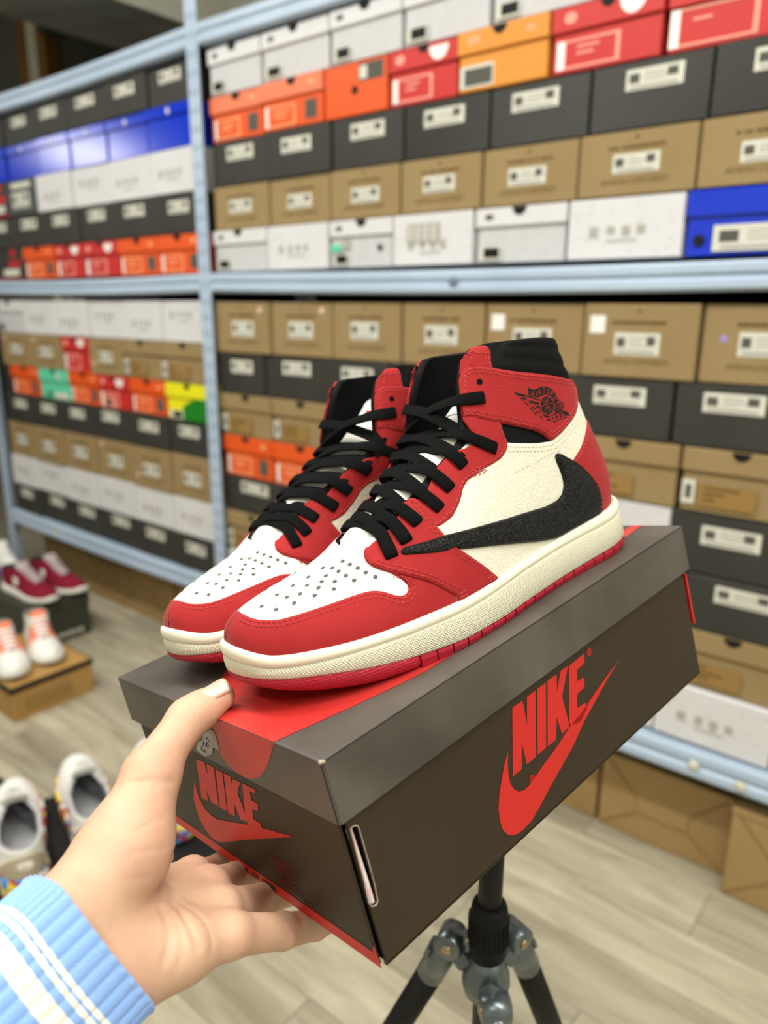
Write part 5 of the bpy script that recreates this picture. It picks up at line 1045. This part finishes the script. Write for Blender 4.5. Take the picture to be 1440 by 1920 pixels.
# creases: shallow grooves pressed into the skin
def wpt(k,i,e,t=0.): 
    sg=H[k][i]; return np.array(sg[0])*(1-t)+np.array(sg[2])*t
def groove(pts,r,depth):
    for a,b in zip(pts,pts[1:]):
        a=np.array(a,np.float32);b=np.array(b,np.float32)
        i0=np.clip(((np.minimum(a,b)-r-G.lo)/G.st).astype(int),0,G.n-1); i1=np.clip(((np.maximum(a,b)+r-G.lo)/G.st).astype(int)+2,1,G.n); sl=tuple(slice(int(x),int(y)) for x,y in zip(i0,i1))
        X=G.X[sl]; d=b-a; t=np.clip(((X-a)@d)/(d@d+1e-12),0,1); c=np.linalg.norm(X-a-t[...,None]*d,axis=-1)
        old=GROOVE[sl]; GROOVE[sl]=np.maximum(old,depth*np.clip(1-c/r,0,1)**2*(3-2*np.clip(1-c/r,0,1)))
GROOVE=np.zeros(tuple(G.n),np.float32)
toeye=np.array(EYE)
def on_skin(p,r): 
    """the point of the surface that faces us from a joint"""
    p=np.array(p); u=toeye-p; u/=np.linalg.norm(u); return p+u*r
for k in ('pinky',):
    for t0,rr in ((0,.0112),):
        sg=H[k][t0]; c=np.array(sg[0]); ax=np.array(sg[2])-c; ax/=np.linalg.norm(ax); u=toeye-c;u/=np.linalg.norm(u); wv=np.cross(ax,u);wv/=np.linalg.norm(wv); nrm=np.cross(wv,ax)
        for o_ in (.001,):
            P=[c+ax*o_+wv*math.sin(a)*rr+nrm*math.cos(a)*rr*(1 if nrm@u>0 else -1) for a in np.linspace(-1.2,1.2,7)]; groove(P,.0016,.0004)
a=np.array(H['thumb'][0][0]);b=np.array(H['palm'][1][2]);
sg=H['thumb'][0]; c=np.array(sg[0]); ax=np.array(sg[2])-c;ax/=np.linalg.norm(ax);u=toeye-c;u/=np.linalg.norm(u);wv=np.cross(ax,u);wv/=np.linalg.norm(wv);nrm=np.cross(wv,ax);nrm*=np.sign(nrm@u)
for o_,rr,dp in ((.004,.0142,.0006),):
    P=[c+ax*(o_-.004*math.sin(t))+wv*math.sin(t)*rr+nrm*math.cos(t)*rr for t in np.linspace(-.3,1.5,9)]; groove(P,.0016,dp)
def val(P):
    q=(np.asarray(P)-G.lo)/G.st; i=np.clip(q.astype(int),0,G.n-2); t=q-i; r=0
    for c in np.ndindex(2,2,2):
        w_=1
        for a in range(3): w_=w_*(t[a] if c[a] else 1-t[a])
        r=r+w_*body[i[0]+c[0],i[1]+c[1],i[2]+c[2]]
    return r
for pts,r,dp in CREASE:
    Q=[]
    for p in pts:
        d=np.array(p)-toeye; d/=np.linalg.norm(d); t=.24
        for _ in range(90):
            x=toeye+d*t; v=val(x) if ((x>G.lo+.002)&(x<hi-.002)).all() else .004
            if v<.0002: break
            t+=max(.0005,min(v*.7,.004))
        Q.append(toeye+d*t)
    P=[]
    for k in range(len(Q)-1):
        for u in np.linspace(0,1,5)[:-1]: P.append(Q[k]*(1-u)+Q[k+1]*u)
    P.append(Q[-1]); groove(P,r*1.15,dp*2.2)
body=body+GROOVE; V,Fq=surface_net(G,body)
# open the arm end inside the sleeve
PS=empty('person',tuple(float(x) for x in H['palm'][0][0])); tag(PS,'left hand holding the dark box from below, thumb on its lid, pale blue knit sleeve','person')
pm_=Matrix.Translation(-PS.location)
hand=mesh('hand',V-np.array(PS.location),Fq,M_skin,PS,True)
for _ in range(1):
    bm=bmesh.new(); bm.from_mesh(hand.data)
    for q in range(3): bmesh.ops.smooth_vert(bm,verts=bm.verts,factor=.4,use_axis_x=True,use_axis_y=True,use_axis_z=True)
    bmesh.ops.recalc_face_normals(bm,faces=bm.faces); bm.to_mesh(hand.data); bm.free()
# thumb nail
t0=np.array(H['thumb'][2][0]);t1=np.array(H['thumb'][2][2]); ax=(t1-t0)/np.linalg.norm(t1-t0); upv=-np.array(BC); u=np.cross(ax,np.cross(upv,ax)); u/=np.linalg.norm(u)
back=np.array(CAMX)*-.30+np.array(CAMY)*.66+np.array(CAMZ)*.68; back-=ax*(back@ax); back/=np.linalg.norm(back); sd_=np.cross(ax,back)
V=[];F=[];nl,nw_=9,9
for i in range(nl):
    for j in range(nw_):
        tt_=i/(nl-1); q=-1+2*j/(nw_-1); lw=.0066*(1-.12*(1-tt_))*(1-.10*max(0,tt_-.8)/.2); x=-.0035+.0165*tt_+.0016*(1-q*q)*(1 if tt_>.5 else -.6)*abs(tt_-.5)*2; ang=q*.82; r=.0104-.0016*tt_
        base=t1+ax*(x-.0085); V.append(base+back*(r*math.cos(ang)+.00045)+sd_*lw*math.sin(ang)/math.sin(.82)*1.0-np.array(PS.location))
for i in range(nl-1):
    for j in range(nw_-1): F.append((i*nw_+j,(i+1)*nw_+j,(i+1)*nw_+j+1,i*nw_+j+1))
nail=mesh('thumbnail',V,F,[M_nail,M_nailw],PS,True,mi=[1 if k//(nw_-1)>=nl-2 else 0 for k in range(len(F))])
md=nail.modifiers.new('thick','SOLIDIFY'); md.thickness=.0007; md.offset=0
# ribbed sleeve: rings along the forearm, ribs running with the arm
M_knit=mat('pale_blue_rib_knit','#8cb0e8',.9,.15,bump=('noise',900,.8),sheen=.25); M_kwhite=mat('cream_knit_stripe','#f0ecdd',.9,.15,bump=('noise',900,.8),sheen=.25)
A0,A1=np.array(H['fore'][0][0]),np.array(H['fore'][0][2]);B0,B1=np.array(H['fore'][1][0]),np.array(H['fore'][1][2])
E1=(A1+B1)/2+(A1-A0)*.0; E0=(A0+B0)/2; axv=E0-E1; Ls=np.linalg.norm(axv); axv/=Ls; sidev=(A1-B1); sidev-=axv*(sidev@axv); hw_=np.linalg.norm(sidev)/2; sidev/=np.linalg.norm(sidev); nv=np.cross(axv,sidev)
NR=46; n=NR*8; V=[];F=[];mi=[]; xs=np.concatenate([[.0035,-.0005,-.0025,-.003],np.linspace(.0,.20,60)])
# white bands, measured from the cuff edge (m)
def band(x): return (.0135<x<.0155) or (.0175<x<.0193) or (.0225<x<.0310)
xs=[(-.002,-.0032),(-.004,-.001),(-.0035,.001)]+[(x,None) for x in np.arange(-.001,.2,.0012)]
prof=[]
for x,off in xs:
    rr=.0275+.03*max(0,x)**1.0*.45
    prof.append((x,rr,off))
for i,(x,rr,off) in enumerate(prof):
    for k in range(n):
        a=2*math.pi*k/n; rib=.0010*(abs(math.cos(a*NR/2))**.6-.5) if off is None else .0004*math.cos(a*NR); r=rr+rib+(off if off is not None else .0)
        ca,sa=math.cos(a),math.sin(a); c=E1+axv*(x+.004*math.sin(a+.5)+.0015*math.sin(3*a)); V.append(c+sidev*(ca*r+hw_*1.0*np.sign(ca)*min(1,abs(ca)*1.6))+nv*sa*r-np.array(PS.location))
for i in range(len(prof)-1):
    xm=(prof[i][0]+prof[i+1][0])/2
    for k in range(n): F.append((i*n+k,i*n+(k+1)%n,(i+1)*n+(k+1)%n,(i+1)*n+k)); mi.append(1 if band(xm) else 0)
sl_=mesh('sleeve',V,F,[M_knit,M_kwhite],PS,True,mi=mi)
bm=bmesh.new(); bm.from_mesh(sl_.data); bmesh.ops.recalc_face_normals(bm,faces=bm.faces); bm.to_mesh(sl_.data); bm.free()

# ---------------------------------------------------------------- sneakers set out on boxes on the floor
class Low(Shoe):
    ridge=[(31.25,3.62),(31.12,4.3),(30.5,5.0),(29.4,5.45),(28,5.8),(26,6.2),(24.2,6.6),(22.5,7.3),(20,8.4),(17,9.7),(14.5,11.2),(12,13.6),(10,16.5)]
    heel=[(3.0,.5),(5,.1),(7,.3),(9,.7),(11,.9),(13,1.0),(15,1.0),(17,1.0),(19,1.0)]
    edge=[(23.1,6.9),(21.5,7.4),(19.5,8.1),(17.5,8.9),(15.8,9.7),(14.4,10.4),(13.2,10.7)]
    ctop=9.2; spread=.6
    wl=[3.6,3.8,3.9,4.2,4.8,5.2,5.2,5.0]; wm=[3.6,3.7,3.7,3.8,4.2,4.7,4.8,4.6]
class Chunky(Low):
    zt=[5.4,5.0,4.4,4.0,3.7,3.6,3.8,4.2,4.5,5.0]; zg=[4.4,4.0,3.4,3.0,2.8,2.7,2.9,3.3,3.6,4.1]
    ridge=[(31.25,4.5),(31.12,5.6),(30.5,7.2),(29.4,8.2),(28,8.9),(26,9.4),(24.2,9.6),(22.5,9.8),(20,10.2),(17,11.4),(14.5,12.6),(12,14.8),(10,17.5)]
    edge=[(23.1,9.5),(21.5,9.7),(19.5,10.1),(17.5,10.7),(15.8,11.4),(14.4,12.0),(13.2,12.3)]; ctop=10.8; heel=[(3.0,.5),(5,.1),(7,.2),(9,.5),(11,.8),(13,1.0),(15,1.0),(17,1.0),(19,1.0)]
    wl=[4.2,4.4,4.4,4.5,5.0,5.4,5.4,5.2]; wm=[4.2,4.3,4.2,4.2,4.6,5.0,5.1,4.9]
def lowtop(cls,loc,heading,m,label,group,flip=False,extra=None,scale=.92):
    S=cls(); S.hthroat=S._right[0][159]; ht=float(S.hthroat)
    a=math.atan2(heading[1],heading[0]); mx=Matrix.Translation(loc)@Matrix.Rotation(a,4,'Z')@Matrix.Scale(scale,4)@Matrix.Translation((-.155,0,0))
    root=empty('sneaker',loc); root.rotation_euler=(0,0,a); tag(root,label,'sneaker',group); loc_m=Matrix.Scale(scale,4)@Matrix.Translation((-.155,0,0))
    def fin(nm,V,F,mt,sm=True,weld=False,mi=None,uv=None):
        o=finish(nm,V,F,mt,root,flip,sm,weld,mi,uv); o.data.transform(loc_m); return o
    ns,nh=44,26; s=np.linspace(0,1,ns);h=np.linspace(0,1,nh);ss,hh=np.meshgrid(s,h); parts=[];inn=[]
    for sd in (1,-1):
        Xo,_=surf(S,ss,hh,sd,np.where(hh>.8,.12*np.sin(np.pi*np.clip((hh-.8)/.2,0,1)),0)); Xi,_=surf(S,ss,hh,sd,np.full(ss.shape,-.55)); F=[];G_=[]
        for i in range(nh-1):
            for j in range(ns-1):
                q=(i*ns+j,i*ns+j+1,(i+1)*ns+j+1,(i+1)*ns+j); F.append(q[::-1] if sd>0 else q); G_.append(q if sd>0 else q[::-1])
        parts.append((Xo.reshape(-1,3),F)); V=np.concatenate([Xi.reshape(-1,3)]); rim=[(nh-1)*ns+j for j in range(ns)]+[i*ns+ns-1 for i in range(nh-2,-1,-1) if h[i]>ht]
        V=np.concatenate([Xi.reshape(-1,3),Xo.reshape(-1,3)]); n0=ns*nh
        for p,q in zip(rim,rim[1:]): f=(p+n0,q+n0,q,p); G_.append(f[::-1] if sd>0 else f)
        inn.append((V,G_))
    V,F=merge(parts); fin('upper',V,F,m['upper'],weld=True); V,F=merge(inn); fin('lining',V,F,m['lining'],weld=True)
    P_={'toe_cap':([(1,.0),(1,.16),(.93,.155),(.84,.12),(.80,.0)],.1,m.get('toe',m['upper'])),'heel_counter':([(0,.78),(0,.3),(0,0),(.22,0),(.24,.2),(.2,.5),(.14,.72)],.14,m.get('heel',m['upper'])),
        'eyestay':([(.97,ht+.02),(.985,.5),(.985,.8),(.975,.95),(.86,.93),(.80,.7),(.74,ht+.2),(.70,ht),(.84,ht-.04)],.12,m.get('stay',m['upper']))}
    if 'foxing' in m: P_['mudguard']=([(1,0),(1,.10),(.9,.10),(.75,.16),(.6,.2),(.55,.05),(.55,0)],.11,m['foxing'])
    for nm,(poly,d,mt) in P_.items():
        pr=[panel_half(S,poly,sd,d,0,step=.5,gs=.03,gh=.05)[:2] for sd in (1,-1)]; V,F=merge(pr); fin(nm,V,F,mt,weld=True)
    if 'side' in m:
        poly=[sh_of(S,x,z) for x,z in m['sidepoly']]
        for sd in (1,-1): V,F,_=panel_half(S,poly,sd,.15,0,step=.4,gs=.03,gh=.05); fin('side_mark',V,F,m['side'])
    O_=closed_outline(S,56); zt,zg,zf,zb=(S.fz[k] for k in('zt','zg','zf','zb'))
    R=sole_loops(S,O_,[(-.9,lambda x:zt(x)-.3),(-.3,zt),(-.05,lambda x:zt(x)-.12),(.05,lambda x:(zt(x)+zf(x))/2),(0,zf)]); V,F,uv=loops_mesh(R); fin('midsole',V,F,m['sole'])
    R=sole_loops(S,O_,[(0,zf),(.02,lambda x:zf(x)*.5+zb(x)*.5),(-.25,zb),(-1.2,zb)]); V,F,uv=loops_mesh(R,cap1=True); fin('outsole',V,F,m['out'])
    Q=off_outline(O_,-.7); fin('insole',np.concatenate([Q,zt(np.clip(O_[:,0],0,32))[:,None]+.35],1),[tuple(range(len(Q)))],m.get('insole',m['lining']),False)
    e=S.edge; n=len(e); V=[];F=[]
    for i,(x,z) in enumerate(e):
        y,yc=S.Y(x,z,1); y2,_=S.Y(x,z,-1)
        for j in range(7): q=-1+j/3; V.append((x,(float(y) if q>0 else float(y2))*q*.98+float(yc),z+.35*(1-q*q)+.15))
    x,z=e[-1]
    for j in range(7): q=-1+j/3; V.append((x-m.get('tx',1.2),2.6*q,z+m.get('tz',1.9)-.5*q*q))
    for i in range(n):
        for j in range(6): F.append((i*7+j,(i+1)*7+j,(i+1)*7+j+1,i*7+j+1)[::-1])
    fin('tongue',np.array(V),F,m.get('tongue',m['upper']))
    Vl=[];Fl=[]
    for i in range(m.get('laces',6)):
        hv=ht+.05+(.93-ht)*i/(m.get('laces',6)-.5); c=[]
        for sd,sv,d in ((1,.93,.15),(1,.985,.3),(0,0,0),(-1,.985,.3),(-1,.93,.15)):
            if sd: c.append(surf(S,np.array([sv]),np.array([hv]),sd,np.array([d]))[0][0])
            else: c.append(None)
        c[2]=(c[1]+c[3])/2+np.array([.25,0,.55]); nn=np.array([.45,0,.9]); V_,F_,_=ribbon(c,[np.array([.2,.6,.7]),nn,nn,nn,np.array([.2,-.6,.7])],m.get('lw',.42),.1,14); o_=len(Vl); Vl+=list(V_);Fl+=[tuple(k+o_ for k in f) for f in F_]
    fin('lace',np.array(Vl),Fl,m['lace'])
    if extra: extra(S,fin)
    return root
def plain_box(lo,hi,m,label,cat='shoe box',rim=None,group=None,rot=0,extra=None):
    c=((lo[0]+hi[0])/2,(lo[1]+hi[1])/2,lo[2]); t=empty('shoe_box',c); t.rotation_euler=(0,0,rot); tag(t,label,cat,group); w,d,h=hi[0]-lo[0],hi[1]-lo[1],hi[2]-lo[2]
    boxo('body',(-w/2+.003,-d/2+.003,0),(w/2-.003,d/2-.003,h-.012),m,t,.002); boxo('lid',(-w/2,-d/2,h-(.014 if rim else .04)),(w/2,d/2,h),m,t,.002)
    if rim: 
        for nm,a,b in (('lid_edge',(-w/2-.001,-d/2-.001,h-.018),(w/2+.001,-d/2+.006,h+.0004)),('lid_edge',(w/2-.006,-d/2,h-.018),(w/2+.001,d/2,h+.0004)),('lid_edge',(-w/2-.001,-d/2,h-.018),(-w/2+.006,d/2,h+.0004)),('lid_edge',(-w/2,d/2-.006,h-.018),(w/2,d/2+.001,h+.0004))): boxo(nm,a,b,rim,t,.001)
    if extra: extra(t,w,d,h)
    return t
M_kb=mat('kraft_display_box','#b08a50',.7,.25,var=('#a27c43',8,.6)); M_gb=mat('dark_olive_box','#3c3d33',.6,.3); M_bb=mat('black_display_box','#111110',.55,.35)
L_wht=mat('white_shoe_leather','#eceae4',.5,.35,bump=('noise',300,.1)); L_cor=mat('coral_shoe_strap','#ee8460',.6,.3); L_sole=mat('white_sole','#e6e3da',.55,.3); L_maroon=mat('maroon_suede','#82182f',.85,.2,var=('#701226',40,.6)); L_grey=mat('grey_pink_lace','#b3a4a6',.8,.2); L_gcol=mat('grey_collar_lining','#a3a096',.8,.2); L_dk=mat('dark_insole','#45433f',.9,.1); L_bout=mat('black_outsole','#141414',.6,.3); L_beige=mat('beige_heel_plate','#b3a68e',.5,.35); L_gold=mat('gold_print','#c09a3c',.5,.4); L_glin=mat('grey_lining','#b4b4b6',.85,.15); L_blue=mat('royal_blue_upper','#1b4fc4',.6,.3); L_gs=mat('grey_suede','#8e8b8a',.85,.2)
# printed flowers: round patches of many colours
L_flo=bpy.data.materials.new('flower_print'); L_flo.use_nodes=True; N=L_flo.node_tree.nodes;K=L_flo.node_tree.links; tc=N.new('ShaderNodeTexCoord'); vo=N.new('ShaderNodeTexVoronoi'); vo.inputs['Scale'].default_value=62; K.new(tc.outputs['Object'],vo.inputs[0]); rp=N.new('ShaderNodeValToRGB'); rp.color_ramp.interpolation='CONSTANT'; sp=N.new('ShaderNodeSeparateColor'); K.new(vo.outputs['Color'],sp.inputs[0]); K.new(sp.outputs[0],rp.inputs[0])
for k,(p,c) in enumerate(((0,'#a81e2c'),(.2,'#e9cf22'),(.4,'#3f86cf'),(.55,'#b42a52'),(.7,'#f2ece2'),(.85,'#5c1c22'))):
    e=rp.color_ramp.elements[k] if k<2 else rp.color_ramp.elements.new(p); e.position=p; e.color=lin(c)
K.new(rp.outputs[0],N['Principled BSDF'].inputs['Base Color']); N['Principled BSDF'].inputs['Roughness'].default_value=.6
plain_box((-2.64,.92,0),(-2.25,1.205,.12),M_kb,'kraft shoe box with a black rim on the floor under the white and coral sneakers',rim=M_bb,group='boxes used as floor stands',extra=lambda t,w,d,h:(boxo('printed_panel',(w/2-.0025,-.10,.025),(w/2-.0018,.06,.07),I_tan,t),boxo('size_label',(-.02,-d/2+.0022,.03),(.06,-d/2+.0031,.08),I_lab,t)))
WO=dict(upper=L_wht,lining=L_gcol,toe=L_wht,heel=L_cor,stay=L_cor,foxing=L_wht,lace=L_wht,sole=L_sole,out=L_sole,tongue=L_cor,laces=5,lw=.6,side=L_cor,sidepoly=[(20.5,6.2),(21.5,4.3),(19.5,3.6),(14,8.2),(15.5,8.8)])
lowtop(Low,(-2.445,1.01,.1204),(.96,-.28),WO,'white sneaker with coral straps on the kraft floor box, further forward of the two','white and coral sneakers on the kraft floor box',scale=1.06)
lowtop(Low,(-2.455,1.135,.1204),(.95,-.31),WO,'white sneaker with coral straps on the kraft floor box, next to the dark olive box','white and coral sneakers on the kraft floor box',flip=True,scale=1.06)
plain_box((-3.06,1.215,0),(-2.70,1.46,.172),M_gb,'dark olive shoe box on the floor under the maroon sneakers',group='boxes used as floor stands',extra=lambda t,w,d,h:[boxo('printed_letter',(w/2-.0025,-.02+q*.022,.02+.002*(q%2)),(w/2-.0016,-.005+q*.022,.036),I_lab,t) for q in range(5)])
MR=dict(upper=L_maroon,lining=L_dk,toe=L_maroon,heel=L_gcol,stay=L_maroon,foxing=L_maroon,lace=L_grey,sole=L_sole,out=L_bout,tongue=L_grey,laces=7,lw=.5,side=L_sole,sidepoly=[(13.5,7.6),(13.8,4.4),(11.5,4.2),(11,7.4)])
lowtop(Low,(-2.845,1.29,.1724),(1,.06),MR,'maroon suede sneaker with grey laces on the dark olive box, side patch showing','maroon sneakers on the dark olive box',scale=1.1)
lowtop(Low,(-2.85,1.408,.1724),(1,.06),MR,'maroon suede sneaker with grey laces on the dark olive box, nearer the cartons','maroon sneakers on the dark olive box',flip=True,scale=1.1)
plain_box((-3.62,1.30,0),(-3.14,1.55,.12),M_bb,'black box on the floor under the white and blue sneaker',group='boxes used as floor stands')
lowtop(Chunky,(-3.375,1.44,.1204),(.98,-.2),dict(upper=L_wht,lining=L_glin,lace=L_wht,sole=L_blue,out=L_blue,heel=L_blue),'white sneaker with a thick blue sole at the frame edge behind the maroon pair',None)
hd=(-.93,.37); rt=math.atan2(hd[1],hd[0])
plain_box((-1.68,.50,0),(-1.32,.78,.11),M_bb,'black shoe box on the floor under the two flower printed white sneakers',group='boxes used as floor stands',rot=rt)
plain_box((-1.50,.80,0),(-1.06,1.07,.11),M_bb,'black shoe box on the floor beside the hand, partly under the third white sneaker',group='boxes used as floor stands',rot=rt)
def heelmark(S,fin):
    V,F,_=panel_half(S,[(0,.58),(0,.45),(0,.33),(.06,.34),(.075,.55)],1,.22,.1,step=.4,gs=.03,gh=.05); V2,F2,_=panel_half(S,[(0,.58),(0,.45),(0,.33),(.06,.34),(.075,.55)],-1,.22,.1,step=.4,gs=.03,gh=.05); V,F=merge([(V,F),(V2,F2)]); fin('heel_badge',V,F,L_wht,weld=True)
    V,F,_=panel_half(S,[(0,.47),(0,.42),(.045,.42),(.05,.48)],1,.27,.2,step=.3,gs=.02,gh=.03); fin('heel_print',V,F,L_gold)
    poly=[(.2,.0),(.22,.4),(.30,.42),(.45,.3),(.5,.0)]
    for sd in (1,-1): V,F,_=panel_half(S,poly,sd,.13,0,step=.4,gs=.03,gh=.04); fin('flower_panel',V,F,L_flo)
WH=dict(tx=.4,tz=2.2,upper=L_wht,lining=L_glin,heel=L_beige,lace=L_wht,sole=L_flo,out=L_bout,tongue=L_wht)
lowtop(Chunky,(-1.52,.598,.1104),hd,WH,'white chunky sneaker with beige heel plate and flower print, nearest the sleeve','white chunky sneakers on black boxes',extra=heelmark,scale=1.13)
lowtop(Chunky,(-1.495,.748,.1104),hd,WH,'white chunky sneaker with beige heel plate, half behind the thumb base','white chunky sneakers on black boxes',flip=True,extra=heelmark,scale=1.13)
lowtop(Chunky,(-1.42,.90,.1104),hd,WH,'white chunky sneaker on the second black box, only its toe showing past the thumb','white chunky sneakers on black boxes',extra=heelmark,scale=1.13)
# open tray at the frame edge
t=empty('shoe_tray',(-1.915,.53,0)); tag(t,'open black box with pale paper at the frame edge, grey sneaker inside','shoe box','boxes used as floor stands'); t.rotation_euler=(0,0,.12)
bm=bmesh.new(); shell(bm,-.2,.2,-.15,.15,0,.115,.004,False); bm_obj('body',bm,M_bb,t)
V=[];F=[]
for i in range(12):
    for j in range(10): V.append((-.19+.38*i/11,-.142+.284*j/9,.088+.012*math.sin(i*2.1)*math.cos(j*1.7)))
for i in range(11):
    for j in range(9): F.append((i*10+j,(i+1)*10+j,(i+1)*10+j+1,i*10+j+1))
mesh('wrapping_paper',V,F,mat('grey_wrapping_paper','#b7b6b1',.7,.2),t)
lowtop(Low,(-1.945,.535,.10),(.98,.15),dict(upper=L_gs,lining=L_dk,lace=L_gcol,sole=L_sole,out=L_gcol),'grey suede sneaker lying in the open black tray at the frame edge',None)
